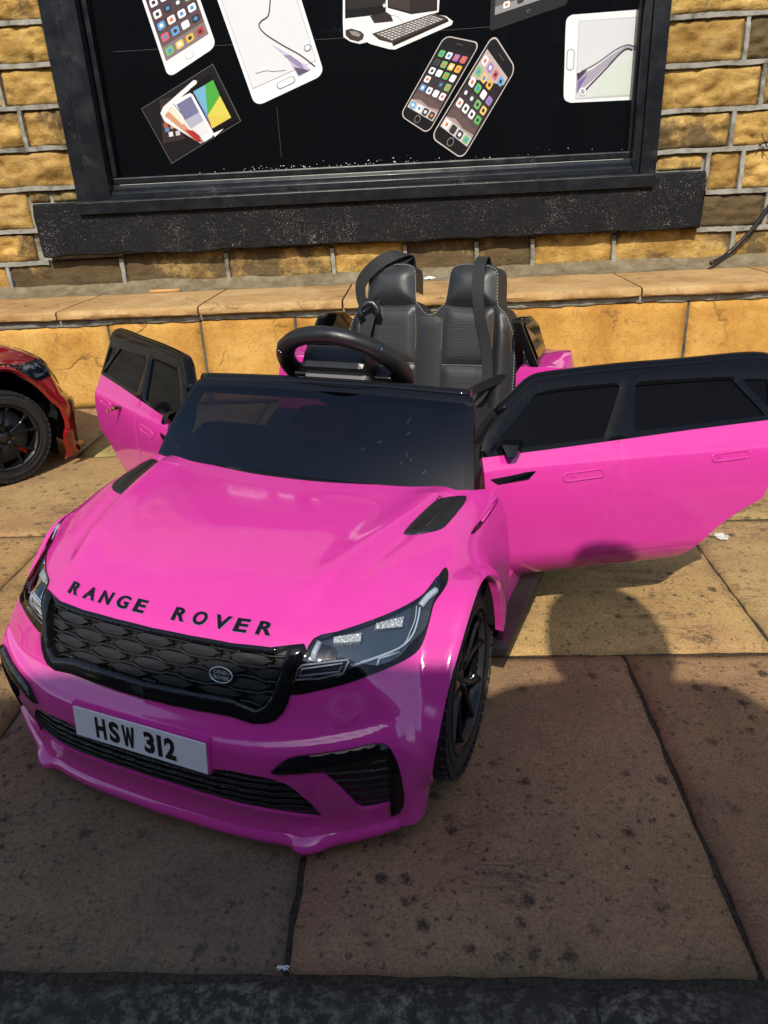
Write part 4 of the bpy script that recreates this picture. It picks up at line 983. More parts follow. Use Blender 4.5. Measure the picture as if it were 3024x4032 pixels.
_FT = root(np.stack([np.full(_gy.size, -.28), _gy.ravel(), _gz.ravel()], 1), np.tile([1.0, 0, 0], (_gy.size, 1)), 0, .45, 34)[:, 0].reshape(_gy.shape)
_tx, _ty = np.linspace(-.52, -.05, 320), np.linspace(0, .36, 220)
_gx, _gt = np.meshgrid(_tx, _ty, indexing='ij')
_TT = root(np.stack([_gx.ravel(), _gt.ravel(), np.full(_gx.size, .1)], 1), np.tile([0, 0, 1.0], (_gx.size, 1)), 0, .4, 34)[:, 2].reshape(_gx.shape)
def bilin(xs, ys, T, x, y):
    fx = min(max((x-xs[0])/(xs[1]-xs[0]), 0), len(xs)-1.001); fy = min(max((y-ys[0])/(ys[1]-ys[0]), 0), len(ys)-1.001); i, j = int(fx), int(fy); u, v = fx-i, fy-j
    return (T[i, j]*(1-u)+T[i+1, j]*u)*(1-v)+(T[i, j+1]*(1-u)+T[i+1, j+1]*u)*v
def front_pt(y, z): return np.array([bilin(_fy, _fz, _FT, y, z), y, z])
def top_pt(x, y): return np.array([x, y, bilin(_tx, _ty, _TT, x, y)])
def side_pt(x, z): return root([x, .1, z], [0, 1, 0], 0, .4)[0]
SCN = np.array([-.25, 0, .10]); LW = np.array([.548, 0, .836]); LW /= np.linalg.norm(LW); LE2 = np.array([0, 1.0, 0]); LE1 = np.cross(LE2, LW)
def to_uv(P):
    P = np.atleast_2d(P); d = P-SCN; d = d/np.linalg.norm(d, axis=1, keepdims=True); c = np.clip(d@LW, -1, 1); g = np.arccos(c); r = 2*np.sin(g/2)
    a_, b_ = d@LE1, d@LE2; L = np.maximum(np.hypot(a_, b_), 1e-12); return np.stack([r*a_/L, r*b_/L], 1)
def from_uv(UV):
    UV = np.asarray(UV, float); r = np.hypot(UV[:, 0], UV[:, 1]); g = 2*np.arcsin(np.clip(r/2, 0, 1)); L = np.maximum(r, 1e-12)
    d = np.cos(g)[:, None]*LW+np.sin(g)[:, None]*((UV[:, 0]/L)[:, None]*LE1+(UV[:, 1]/L)[:, None]*LE2)
    P = root(np.repeat(SCN[None], len(d), 0), d, 0.02, .9); P[np.abs(UV[:, 1]) < 1e-9, 1] = 0
    return P, body_n(P)
def px_poly(fn, pts): return [surf_px(*fn(*p)) for p in pts]
def UVP(P3):
    q = to_uv(np.array(P3)); q[np.abs(np.array(P3)[:, 1]) < 1e-6, 1] = 0.0; q[:, 1] = np.maximum(q[:, 1], 0); return [tuple(p) for p in q]
# domain outline of the half shell
dom = [front_pt(y, .026-.004*math.exp(-((y-.213)/.02)**2)+.022*max(0, (y-.24)/.1)**1.5) for y in np.linspace(0, .325, 24)]
ARCH3 = px_poly(C3, [tuple(p) for p in catmull([(1120, 1655), (1150, 1480), (1180, 1300), (1220, 1090), (1260, 900), (1300, 740), (1342, 600), (1400, 400), (1435, 285), (1470, 190), (1500, 135), (1530, 108), (1560, 125), (1590, 180), (1610, 270), (1620, 360), (1625, 450), (1625, 540)], 4, False)])
dom += ARCH3
dom += [side_pt(-.46, .106), side_pt(-.505, .11)]+[side_pt(-.505, z) for z in np.linspace(.13, .325, 10)]
dom += [top_pt(x, y) for x, y in ((-.49, .322), (-.475, .312), (-.465, .304), (-.457, .26), (-.446, .20), (-.436, .13), (-.428, .06), (-.425, 0))]
dom[0][1] = 0; dom[-1][1] = 0
grille_o = [front_pt(y, z) for y, z in ((0, .2845), (.06, .2845), (.12, .2845), (.17, .285), (.207, .288))]+px_poly(C3, [(345, 600), (232, 815), (240, 890), (222, 945), (195, 1000), (150, 1048), (95, 1072), (0, 1077)])+px_poly(R5, [(1000, 1010), (860, 986), (740, 962)])+[front_pt(0, .2005)]
grille_i = [front_pt(y, z) for y, z in ((0, .279), (.06, .279), (.12, .279), (.172, .2795))]+px_poly(C3, [(226, 575), (205, 650), (170, 770), (120, 895), (78, 955), (20, 985)])+px_poly(R5, [(1000, 935), (860, 908), (740, 884)])+[front_pt(0, .2205)]
lamp_o = px_poly(C3, catmull([(390, 522), (550, 475), (700, 426), (850, 370), (1000, 300), (1100, 235), (1170, 160), (1210, 105), (1245, 60), (1268, 85), (1266, 150), (1235, 210), (1180, 290), (1155, 380), (1125, 490), (1080, 590), (980, 665), (800, 745), (600, 815), (400, 865), (245, 888), (236, 820), (310, 680)], 3))
lamp_l = px_poly(C3, catmull([(412, 524), (560, 478), (700, 434), (850, 378), (1000, 309), (1090, 246), (1150, 178), (1194, 122), (1214, 135), (1217, 190), (1168, 290), (1148, 370), (1114, 460), (1010, 562), (960, 622), (900, 665), (800, 698), (700, 690), (600, 735), (575, 762), (420, 803), (255, 818), (238, 800), (250, 760), (305, 680), (360, 610)], 3))
fog_o = px_poly(C3, [(112, 1390), (160, 1345), (215, 1305), (280, 1287), (440, 1268), (600, 1245), (780, 1205), (850, 1203), (890, 1235), (930, 1310), (960, 1420), (978, 1530), (975, 1600), (950, 1650), (895, 1672), (888, 1612), (800, 1635), (715, 1645), (680, 1632), (560, 1510), (440, 1405), (300, 1402), (180, 1400)])
fog_b = px_poly(C3, [(112, 1390), (160, 1345), (215, 1305), (280, 1287), (440, 1268), (600, 1245), (780, 1205), (850, 1203), (882, 1235), (870, 1275), (700, 1330), (500, 1372), (300, 1392), (180, 1400)])
fog_f = px_poly(C3, [(882, 1228), (890, 1235), (930, 1310), (960, 1420), (978, 1530), (975, 1600), (950, 1650), (895, 1672), (888, 1612), (903, 1560), (905, 1440), (890, 1330), (872, 1277)])
intake = [front_pt(y, .136) for y in (0, .05, .10)]+px_poly(C2, [(1150, 426), (1250, 447), (1330, 460), (1380, 474), (1430, 492), (1470, 514), (1550, 582), (1632, 668), (1500, 655), (1350, 632), (1200, 603), (1000, 548), (900, 515)])+[front_pt(0, .080)]
hvent = px_poly(C4, catmull([(1203, 776), (1230, 738), (1280, 688), (1330, 642), (1360, 624), (1410, 614), (1468, 611), (1479, 622), (1462, 655), (1400, 730), (1370, 755), (1320, 770), (1240, 782)], 2))
fvent = px_poly(C4, [(1495, 778), (1512, 750), (1545, 712), (1590, 650), (1617, 612), (1622, 632), (1585, 690), (1545, 745), (1512, 776)])
eye = px_poly(C3, [(565, 998), (690, 970), (640, 1085), (535, 1103)])
REG = dict(grille_o=UVP(grille_o), grille_i=UVP(grille_i), lamp_o=UVP(lamp_o), lamp_l=UVP(lamp_l), fog_o=UVP(fog_o), fog_b=UVP(fog_b), fog_f=UVP(fog_f), intake=UVP(intake), hvent=UVP(hvent), fvent=UVP(fvent), eye=UVP(eye))
SHELL = Sheet(UVP(dom), REG, .0130, from_uv, cstep=.0075)

def squash(V):      # the far wing is moulded a little flatter
    y = V[:, 1]; k = np.clip((-V[:, 0]-.06)/.06, 0, 1); V = V.copy(); V[:, 1] = np.where(y > .322, y-(y-(.322+(y-.322)*.30))*k, y); return V
SHELL.squash = squash
car = empty('pink_toy_car', CAR_O, HEAD, label='bright pink ride-on toy car with both doors open and black interior', cat='toy car')
Pn = 'pink_paint'
sheet_obj('body', SHELL.part(['@', 'eye'], 0, .012, sym=True), Pn, car)
for mir in (1, -1):
    sheet_obj('tow_eye_cover', SHELL.part(['eye'], .0016, .002, mirror=mir), Pn, car)
    sheet_obj('headlamp_surround', SHELL.part(['lamp_o'], .0012, .012, mirror=mir), 'gloss_black', car)
    hl = sheet_obj('headlight', SHELL.part(['lamp_l'], -.016, .0, mirror=mir), 'lamp_bowl', car)
    sheet_obj('lens', SHELL.part(['lamp_l'], .002, .006, pillow=(.002, .02), mirror=mir), 'clear_lens', hl)
    def hp(x, y, off):
        p = surf_px(*C3(x, y)); n_ = body_n(p); p = p+n_*off; return Vector((p[0], p[1]*mir, p[2]))
    b = MB()
    for loop in ([(262, 800), (285, 722), (310, 700), (612, 655), (620, 668), (582, 752), (420, 792)], [(290, 775), (305, 728), (580, 682), (555, 742)]):
        b.tube([hp(x, y, -.005) for x, y in loop], 0.0013, 6, closed=True)
    b.tube([hp(x, y, -.005) for x, y in catmull([(660, 690), (800, 645), (960, 580), (1040, 500), (1075, 400), (1090, 310)], 3, False)], .0014, 6)
    b.tube([hp(x, y, -.005) for x, y in catmull([(700, 668), (850, 622), (985, 560), (1030, 470), (1060, 390), (1070, 300)], 3, False)], .0008, 6)
    b.tube([hp(x, y, -.004) for x, y in catmull([(1095, 300), (1140, 240), (1195, 190)], 3, False)], .0046, 6)
    b.tube([hp(x, y, -.005) for x, y in ((380, 655), (395, 600), (428, 535))], .0040, 6)
    b.tube([hp(x, y, -.004) for x, y in ((812, 694), (825, 650), (880, 632), (960, 606))], .0013, 6)
    b.build('light_bar', 'lamp_bar', hl)
    for qd in ([(520, 505), (705, 478), (700, 535), (520, 548)], [(803, 415), (985, 372), (978, 440), (803, 455)]):
        b = MB(); c4 = [hp(x, y, -.003) for x, y in qd]; k4 = [hp(x, y, -.015) for x, y in qd]
        b.add(c4+k4, [(0, 1, 2, 3), (4, 7, 6, 5), (0, 4, 5, 1), (1, 5, 6, 2), (2, 6, 7, 3), (3, 7, 4, 0)]); b.build('reflector', 'lamp_reflector', hl)
    c = hp(478, 612, -.010); b = MB(); nn = body_n(surf_px(*C3(478, 612))); nn = Vector((nn[0], nn[1]*mir, nn[2])); t1 = nn.orthogonal().normalized(); t2 = nn.cross(t1)
    for R_, r_ in ((.0105, .0016), (.006, .0025)):
        b.tube([c+(t1*math.cos(k*.5236)+t2*math.sin(k*.5236))*R_ for k in range(12)], r_, 6, closed=True)
    b.build('projector', 'gloss_black', hl)
    fv = sheet_obj('fog_vent', SHELL.part(['fog_o'], -.006, 0, mirror=mir), 'intake_mesh', car)
    sheet_obj('blade', SHELL.part(['fog_b'], .004, .02, pillow=(.004, .012), mirror=mir), 'gloss_black', fv)
    sheet_obj('vent_frame', SHELL.part(['fog_f'], .003, .02, mirror=mir), 'gloss_black', fv)
    hv = sheet_obj('hood_vent', SHELL.part(['hvent'], .0005, .006, pillow=(.0035, .006), mirror=mir), 'satin_black', car)
    # moulded groove and embossed name on the vent
    b = MB(); pts = [surf_px(*C4(x, y)) for x, y in ((1305, 752), (1350, 705), (1400, 655), (1440, 622))]
    b.tube([Vector((p[0], p[1]*mir, p[2]+.0032)) for p in pts], [.002, .004, .004, .003], 6, flat=.5); b.build('groove', 'matt_black', hv)
    V, F = text_mesh('RANGE ROVER', 1.0, .0, .0, 1.0, 1.15, 'LEFT')
    o0, o1 = surf_px(*C4(1258, 768)), surf_px(*C4(1384, 634)); dx_ = (o1-o0); wv_ = V[:, 0].max(); up_ = np.cross(np.array([0, 0, 1.0]), dx_); up_ /= np.linalg.norm(up_); hgt = .0075
    vs_ = []
    for h_ in (0, .0010):
        for p in V:
            q = o0+dx_*(p[0]/wv_)+up_*(p[1]*hgt/.7); t_ = top_pt(q[0], q[1]); vs_.append((t_[0], t_[1]*mir, t_[2]+.0038+h_))
    nv_ = len(V); b = MB(); b.add([vs_[nv_+i] for i in range(nv_)], F, 0); 
    if mir == 1: b.build('embossed_name', 'matt_black', hv)
    sheet_obj('fender_vent', SHELL.part(['fvent'], -.003, 0, mirror=mir), 'gloss_black', car)
    b = MB(); pts = [surf_px(*C4(x, y)) for x, y in ((1545, 722), (1580, 672), (1612, 628))]; b.tube([Vector((p[0], (p[1]+.0005)*mir, p[2])) for p in pts], .0022, 6); b.build('fender_vent_trim', Pn, car)
# grille
gr = sheet_obj('grille_surround', SHELL.part(['grille_o'], .0025, .012, pillow=(.0022, .005), sym=True), 'gloss_black', car)
gi = sheet_obj('grille', SHELL.part(['grille_i'], -.013, 0.0, sym=True), 'matt_black', car)
gpoly = np.array([(p[1], p[2]) for p in grille_i]); gfull = np.concatenate([gpoly, (gpoly*[-1, 1])[::-1]])
def gpt(y, z, off):
    p = front_pt(abs(y), z); n_ = body_n(p); p = p+n_*off; return (p[0], p[1]*(1 if y >= 0 else -1), p[2])
PW, PH = .0720, .0158
for r in range(6):
    zc = .2095+PH*r*.93+.003
    for c in range(-4, 5):
        yc = (c+(.5 if r % 2 else 0))*PW
        hx_ = [(-.48, 0), (-.40, .10), (-.30, .40), (-.20, .47), (.20, .47), (.30, .40), (.40, .10), (.48, 0), (.40, -.10), (.30, -.40), (.20, -.47), (-.20, -.47), (-.30, -.40), (-.40, -.10)]
        pl = [(yc+a_*PW, zc+b_*PH*.86) for a_, b_ in hx_]
        ok = inpoly(np.array(pl), gfull)
        if ok.sum() < 5: continue
        if not ok.all():
            cen = np.array(pl)[ok].mean(0); cl = []
            for p_ in pl:
                p_ = np.array(p_); t_ = 1.0
                while t_ > 0 and not inpoly((cen+(p_-cen)*t_)[None], gfull)[0]: t_ -= .05
                cl.append(tuple(cen+(p_-cen)*t_))
            pl = cl
        cen = np.array(pl).mean(0)
        b = MB(); top = [gpt(cen[0]+(y-cen[0])*.90, cen[1]+(z-cen[1])*.86, -.0050) for y, z in pl]; bot = [gpt(y, z, -.013) for y, z in pl]; n = len(pl)
        b.add(top+bot+[gpt(cen[0], cen[1], -.0046)], [(i, (i+1) % n, 2*n) for i in range(n)]+[(i+n, (i+1) % n+n, (i+1) % n, i) for i in range(n)])
        b.build('grille_cell', 'grille_plate', gi)
for r in range(7):      # wavy bars between the rows of cells
    zc = .2095+PH*(r-.5)*.93+.003; pts = []; runs = []
    for k in range(-90, 91):
        y = k*.0022; ph = (y/PW+(.5 if r % 2 else 0)) % 1.0
        tri = 1 if ph < .22 or ph > .78 else (-1 if .38 < ph < .62 else (1-(ph-.22)/.08 if ph < .38 else -1+(ph-.62)/.08))
        z = zc-np.clip(tri, -1, 1)*PH*.10
        if inpoly(np.array([[y, z]]), gfull)[0]: pts.append((y, z))
        elif pts: runs.append(pts); pts = []
    if pts: runs.append(pts)
    for run in runs:
        if len(run) > 6:
            b = MB(); b.tube([gpt(y, z, -.0055) for y, z in run], .0017, 5); b.build('grille_bar', 'satin_black', gi)
for r in range(6):      # short ties between neighbouring cells
    for c in range(-4, 5):
        for s_ in (-.10, .10):
            y = (c+(.5 if r % 2 else 0)+.5+s_)*PW; z = .2095+PH*r*.93+.003
            if inpoly(np.array([[y, z+.004], [y, z-.004]]), gfull).all():
                b = MB(); b.tube([gpt(y, z-.0042, -.0065), gpt(y, z+.0042, -.0065)], .0010, 4); b.build('grille_tie', 'gloss_black', gi)
# oval badge
bp = surf_px(*R5(957, 830)); bn = Vector(body_n(bp)); ty = Vector((0, 1, 0)); ty = (ty-bn*ty.dot(bn)).normalized(); tz = bn.cross(ty)
if tz.z < 0: tz = -tz
def bpt(u, v, h): return Vector(bp)+bn*(h-.003)+ty*u+tz*v
b = MB(); n = 36; A, B = .0165, .0100
b.prism([(A*math.cos(2*math.pi*k/n), B*math.sin(2*math.pi*k/n)) for k in range(n)], bpt, .0045, 0)
bad = b.build('badge', 'badge_green', gi)
b = MB(); b.tube([bpt(A*.97*math.cos(2*math.pi*k/n), B*.97*math.sin(2*math.pi*k/n), .0045) for k in range(n)], .0009, 6, closed=True)
for txt, v0 in (('LAND', .0012), ('ROVER', -.0053)):
    V, F = text_mesh(txt, .0060, .0, .0002, 1.15, 1.0)
    b.add([bpt(p[0]+(-.001 if txt == 'LAND' else .001), p[1]+v0, .0049) for p in V], F)
b.add([bpt(u, v, .0049) for u, v in ((.0100, .0018), (.0128, .0028), (.0120, .0037), (.0103, .0040))], [(0, 1, 2, 3)])
b.add([bpt(u, v, .0049) for u, v in ((-.0128, -.0025), (-.0112, -.0029), (-.0098, -.0017), (-.0113, -.0015))], [(0, 1, 2, 3)])
b.build('badge_lettering', 'silver', bad) if False else b.build('badge_lettering', 'silver', gi)
# lower intake
sheet_obj('lower_intake', SHELL.part(['intake'], -.004, 0, sym=True), 'intake_mesh', car)
b = MB()
for z in (.086, .098, .110, .122):
    pts = [gpt(y, z+.0012*math.sin(y*160), -.003) for y in np.linspace(-.235, .235, 90) if inpoly(np.array([[abs(y), z]]), np.array([(p[1], p[2]) for p in intake]))[0]]
    if len(pts) > 4: b.tube(pts, .0011, 4)
b.build('intake_slat', 'matt_black', car)
# splitter lip along the foot of the bumper
b = MB(); prof_n = 6; vs_ = []; fs = []; Y_ = np.linspace(-.325, .325, 131)
for y in Y_:
    ya = abs(y); zb = .026-.004*math.exp(-((ya-.213)/.02)**2)+.022*max(0, (ya-.24)/.1)**1.5
    p = front_pt(ya, zb+.010); out = .0055+.007*math.exp(-((ya-.222)/.022)**2); nn = body_n(p); nn[2] = 0; nn /= np.linalg.norm(nn)
    for o_, dz in ((-.003, .012), (out*.75, .0065), (out, .001), (out*.9, -.005), (out*.2, -.008), (-.03, -.007)):
        q = p+nn*o_; vs_.append((q[0], q[1]*(1 if y >= 0 else -1), zb+.004+dz))
for i in range(len(Y_)-1):
    for k in range(5): fs.append((i*6+k, i*6+k+1, i*6+7+k, i*6+6+k))
link('splitter', mesh(vs_, fs, smooth=True), Pn, car)
# number plate on its pink holder
PT, PB = np.array([-.0045, .177]), np.array([.0005, .1335])
def plate_pt(u, v, h):      # u across (-1..1), v 0 bottom..1 top, h outwards
    a_ = PB+(PT-PB)*v; return Vector((a_[0]+.0065+h, u*.1065, a_[1]+h*.1))
b = MB(); b.prism([(-1.03, -.03), (1.03, -.03), (1.03, 1.10), (-1.03, 1.10)], lambda u, v, h: plate_pt(u, v, h-.03), .030); b.build('plate_holder', Pn, car, bevel=.001)
b = MB(); b.prism([(-1, 0), (1, 0), (1, 1), (-1, 1)], lambda u, v, h: plate_pt(u, v, h+.0002), .0018); pl = b.build('number_plate', 'plate_white', car)
for ch, u0, wd_ in (('H', -.680, .165), ('S', -.465, .165), ('W', -.260, .195), ('3', .075, .160), ('1', .275, .065), ('2', .380, .165)):
    V, F = text_mesh(ch, 1.0, 0, .045)
    if ch == 'W': V = np.array([(0, 1, 0), (.21, 1, 0), (.305, .36, 0), (.41, .95, 0), (.59, .95, 0), (.695, .36, 0), (.79, 1, 0), (1, 1, 0), (.82, 0, 0), (.615, 0, 0), (.5, .55, 0), (.385, 0, 0), (.18, 0, 0)]); F = [tuple(range(13))[::-1]]
    lo, hi = V.min(0), V.max(0); b = MB()
    P = [((p[0]-lo[0])/(hi[0]-lo[0])*wd_+u0+.02, .125+.73*(p[1]-lo[1])/(hi[1]-lo[1])) for p in V]
    b.add([plate_pt(u, v, .0024) for u, v in P], F); b.build('plate_character', 'print_black', pl)
# raised letters along the edge of the hood
def hood_txt(yy, s_, h): 
    t_ = top_pt(-.058-HQ(abs(yy))-s_, abs(yy)); n_ = body_n(t_); t_ = t_+n_*h; return (float(t_[0]), float(t_[1])*(1 if yy >= 0 else -1), float(t_[2]))
for wi, (word, ya) in enumerate((('RANGE', -.163), ('ROVER', .022))):
    for i, ch in enumerate(word):
        wd_ = {'E': .0180, 'A': .0225, 'V': .0225}.get(ch, .0200); y0 = ya+i*.0305
        V, F = text_mesh(ch, 1.0, 0, .028); lo, hi = V.min(0), V.max(0); L = MB()
        for (gx_, h0, h1, mi) in ((.0007, .0003, .0016, 0), (0.0, .0003, .0022, 1)):
            U = [(y0+(p[0]-lo[0])/(hi[0]-lo[0])*wd_, .0105+(p[1]-lo[1])/(hi[1]-lo[1])*.0160) for p in V]
            cy = y0+wd_/2
            ec = {}
            for f in F:
                for k in range(len(f)): ec[(f[k], f[(k+1) % len(f)])] = 1
            U = [(u+(0 if gx_ == 0 else gx_*np.sign(u-cy)), v-(gx_*.9)) for u, v in U]
            tp = [hood_txt(u, v, h1) for u, v in U]; bt = [hood_txt(u, v, h0) for u, v in U]; n = len(U)
            L.add(tp+bt, list(F)+[(a_, b_, b_+n, a_+n) for (a_, b_) in ec if (b_, a_) not in ec], mi)
        L.build('letter', ['chrome', 'gloss_black'], car)

# ---- wheels
def wheel(parent_car, x, y, side, steer=0.0, caliper=True):
    R, Wd = .135, .066
    b = MB(); s_ = side; P = [(.088, -.030), (.104, -.033), (.124, -.031), (.131, -.026), (.1325, -.016), (.1325, .016), (.131, .026), (.124, .031), (.104, .033), (.088, .030)]
    b.lathe([(r, h) for r, h in P], 56, 'Y', closed=True)
    b.lathe([(.110, s_*.0328), (.112, s_*.0345), (.114, s_*.0328)], 56, 'Y'); b.lathe([(.097, s_*.0334), (.0985, s_*.0352), (.100, s_*.0334)], 56, 'Y')
    ty_ = b.build('wheel', 'tyre_rubber', parent_car); ty_.location = (x, y, R*1.06); ty_.scale = (1.06, 1, 1.06); ty_.rotation_euler = (0, 0, steer)
    b = MB(); nl = 46
    for k in range(nl):       # tread lugs, chevron pairs and shoulder blocks
        a0 = 2*math.pi*k/nl
        for (h, sg, ln, da) in ((-.0145, 1, .024, 0), (.0145, -1, .024, .5), (-.029, 0, .010, .5), (.029, 0, .010, 0)):
            a_ = a0+da*2*math.pi/nl; er, et = Vector((math.cos(a_), 0, math.sin(a_))), Vector((-math.sin(a_), 0, math.cos(a_)))
            ey = Vector((0, 1, 0)); d1 = (ey*math.cos(.45*sg)+et*math.sin(.45*sg)); d2 = er.cross(d1)
            cen = er*(.1288 if abs(h) < .02 else .1258)+ey*h
            b.box(cen, (.0050, ln*1.12, .0128), Matrix((er, d1, d2)).transposed())
    b.build('tread', 'tyre_rubber', ty_)
    # black alloy rim with five split spokes
    b = MB(); o_ = s_*.021
    b.lathe([(.096, s_*.033), (.092, s_*.0335), (.089, s_*.028), (.086, s_*.010), (.084, -s_*.02)], 48, 'Y')
    b.lathe([(.0, s_*.018), (.017, s_*.018), (.020, s_*.014), (.024, s_*.010), (.024, -s_*.01)], 24, 'Y')
    for k in range(5):
        for sg in (-1, 1):
            a0 = 2*math.pi*k/5+.3
            pts = []
            for t_ in np.linspace(0, 1, 6):
                r = .018+.072*t_; an = a0+sg*(.10+.20*t_); hh = o_*(.62+.45*t_)
                pts.append((r*math.cos(an), hh, r*math.sin(an)))
            b.tube(pts, [.0085, .0072, .0062, .0058, .0062, .0085], 8, flat=.8)
    b.build('rim', 'gloss_black', ty_)
    b = MB(); b.lathe([(0, s_*.0186), (.012, s_*.0186), (.013, s_*.0170)], 20, 'Y'); b.build('hub_cap', 'satin_black', ty_)
    b = MB(); b.lathe([(.0, -s_*.004), (.076, -s_*.004), (.076, -s_*.012), (0, -s_*.012)], 32, 'Y')
    b.build('brake_disc', 'brake_disc', ty_)
    b = MB(); b.box((.048, s_*.000, -.048), (.034, .012, .016), Matrix.Rotation(rad(45), 3, 'Y'), ch=.004); b.build('brake_caliper', 'red_plastic', ty_)
    return ty_
for sd_ in (1, -1):
    wheel(car, WHX-(.02 if sd_ < 0 else 0), (WHY if sd_ > 0 else .300)*sd_, sd_, rad(3)); wheel(car, -1.02, .3385*sd_, sd_)
    b = MB()      # wheel well liner
    vs_ = []; fs = []; A3 = ARCH3[::4]; n = len(A3)-1
    for p_ in A3:
        for y in (.10, (p_[1]-(.012 if p_[0] < -.17 else .06) if sd_ > 0 else .285)): vs_.append((p_[0], y*sd_, p_[2]+.002))
    for k in range(n): fs.append((2*k, 2*k+1, 2*k+3, 2*k+2))
    b.add(vs_, fs); b.add([(p_[0], .10*sd_, p_[2]) for p_ in A3], [tuple(range(n+1))])
    b.build('wheel_well', 'matt_black', car)
    b = MB(); b.box((-.68, .338*sd_, .099), (.54, .078, .022), ch=.006); b.build('side_step', 'satin_black', car)
    # pink sill behind the front arch
    b = MB(); poly = [(-.415, .110), (-.885, .110), (-.885, .150), (-.50, .158), (-.43, .19), (-.418, .16)]
    b.prism(poly, lambda u, v, h: Vector((u, (.300+h)*sd_, v)), .046); b.build('rocker_panel', Pn, car, bevel=.004)
b = MB(); b.box((-.66, 0, .135), (1.02, .50, .09)); b.box((-.16, 0, .12), (.22, .44, .11)); b.box((-1.02, 0, .135), (.05, .60, .03)); b.box((WHX, 0, .135), (.04, .60, .03)); b.build('chassis', 'matt_black', car)
# ---- cockpit
b = MB(); b.box((-.76, 0, .19), (.50, .60, .02)); b.box((-.51, 0, .235), (.02, .60, .17)); b.build('floor_tub', 'matt_black', car)
b = MB(); poly = [(-.44, .335), (-.52, .352), (-.60, .372), (-.645, .362), (-.655, .30), (-.60, .24), (-.50, .20), (-.44, .20)]
b.prism(poly, lambda u, v, h: Vector((u, -.295+h, v)), .59); b.build('dashboard', 'satin_black', car, bevel=.008)
b = MB(); b.box((-.60, -.02, .392), (.05, .085, .06), Matrix.Rotation(rad(-12), 3, 'Y'), ch=.006); b.build('dash_panel', 'red_panel', car)  # red panel added for the red patch showing in the windscreen
# steering wheel
sc_ = Vector((-.655, .002, .480)); py_ = Vector((0, 1, 0)); pp = Vector((math.cos(rad(44)), 0, math.sin(rad(44)))); pn = py_.cross(pp)       # pn: towards the front/down
if pn.x < 0: pn = -pn
b = MB(); n = 64
b.tube([sc_+py_*(.114*math.cos(2*math.pi*k/n))+pp*(.114*math.sin(2*math.pi*k/n)*(1 if math.sin(2*math.pi*k/n) > 0 else .93)) for k in range(n)], [.0155*(1.10 if abs(math.cos(2*math.pi*k/n)) > .75 else 1) for k in range(n)], 14, closed=True)
stw = b.build('steering_wheel', 'satin_black', car)
Rm = Matrix((py_, pp, pn)).transposed()
b = MB(); b.box(sc_+pp*.018+pn*.004, (.128, .070, .05), Rm, ch=.012); b.build('hub', 'satin_black', stw)
b = MB(); b.box(sc_+pp*-.012+pn*.030, (.124, .085, .034), Rm, ch=.008); b.build('column_cover', 'grey_plastic', stw)
for s_ in (-1, 1):
    b = MB(); b.box(sc_+py_*(.086*s_)+pp*-.012, (.062, .030, .022), Rm, ch=.007); b.build('spoke', 'satin_black', stw)
    b = MB(); b.box(sc_+py_*(.082*s_)+pp*.0+pn*.014, (.034, .020, .012), Rm, ch=.004); b.build('paddle', 'satin_black', stw)
b = MB(); b.tube([sc_+pp*-.06, sc_+pp*-.112], .014, 8); b.build('spoke', 'satin_black', stw)
b = MB(); b.tube([sc_+pn*.02-pp*.02, sc_+pn*.09-pp*.05, Vector((-.585, 0, .36))], .028, 14); b.build('steering_column', 'satin_black', stw)
for a_ in (38, 142):
    b = MB()
    ca, sa = math.cos(rad(a_)), math.sin(rad(a_)); c = sc_+py_*(.114*ca)+pp*(.114*sa); t1 = (py_*ca+pp*sa)
    b.tube([c+(t1*math.cos(k*.449)+pn*math.sin(k*.449))*.0168 for k in range(14)], .0010, 5, closed=True); b.build('rim_seam', 'dark_chrome', stw)

# ---- windscreen
def ws_pt(UV):
    s_, t_ = UV[:, 0], UV[:, 1]
    yb, yt = .307*s_, .274*s_
    xb = -.464+.043*(1-s_**2); zb = .3455+.0095*(1-s_**2); xt = -.578+.006*(1-s_**2); zt = .4685+.007*(1-s_**2)
    bow = .007*np.sin(np.pi*np.clip(t_, 0, 1))
    P = np.stack([xb+(xt-xb)*t_+bow*.72, yb+(yt-yb)*t_, zb+(zt-zb)*t_+bow*.7], 1); return P
def ws_map(UV):
    UV = np.asarray(UV, float); e = 1e-4; P = ws_pt(UV); a_ = ws_pt(UV+[e, 0])-P; b_ = ws_pt(UV+[0, e])-P; n_ = np.cross(a_, b_); n_ /= np.linalg.norm(n_, axis=1, keepdims=True)
    n_ = np.where((n_[:, 0:1]*.7+n_[:, 2:3]*.7) < 0, -n_, n_); return P, n_
def rr_poly(x0, x1, y0, y1, rx, ry, corners=(1, 1, 1, 1), n=5):
    out = []
    for (cx, cy, a0, on) in ((x0, y0, 180, corners[0]), (x1, y0, 270, corners[1]), (x1, y1, 0, corners[2]), (x0, y1, 90, corners[3])):
        if not on: out.append((cx, cy)); continue
        ox, oy = cx+(rx if cx == x0 else -rx), cy+(ry if cy == y0 else -ry)
        for k in range(n+1): out.append((ox+rx*math.cos(rad(a0+90*k/n)), oy+ry*math.sin(rad(a0+90*k/n))))
    return out
WS = Sheet(rr_poly(-1, 1, -.06, 1.0, .05, .10, (0, 0, 1, 1)), dict(glass=rr_poly(-.955, .955, .015, .895, .03, .04)), .045, ws_map, cstep=.03)
wf = sheet_obj('windscreen_frame', WS.part(['@'], 0, .022, pillow=(.004, .02), back=.022), 'gloss_black', car)
sheet_obj('windscreen', WS.part(['glass'], .0015, 0), 'tinted_glass', car)
b = MB(); p_, n_ = ws_map(np.array([[0, 1.0]]))
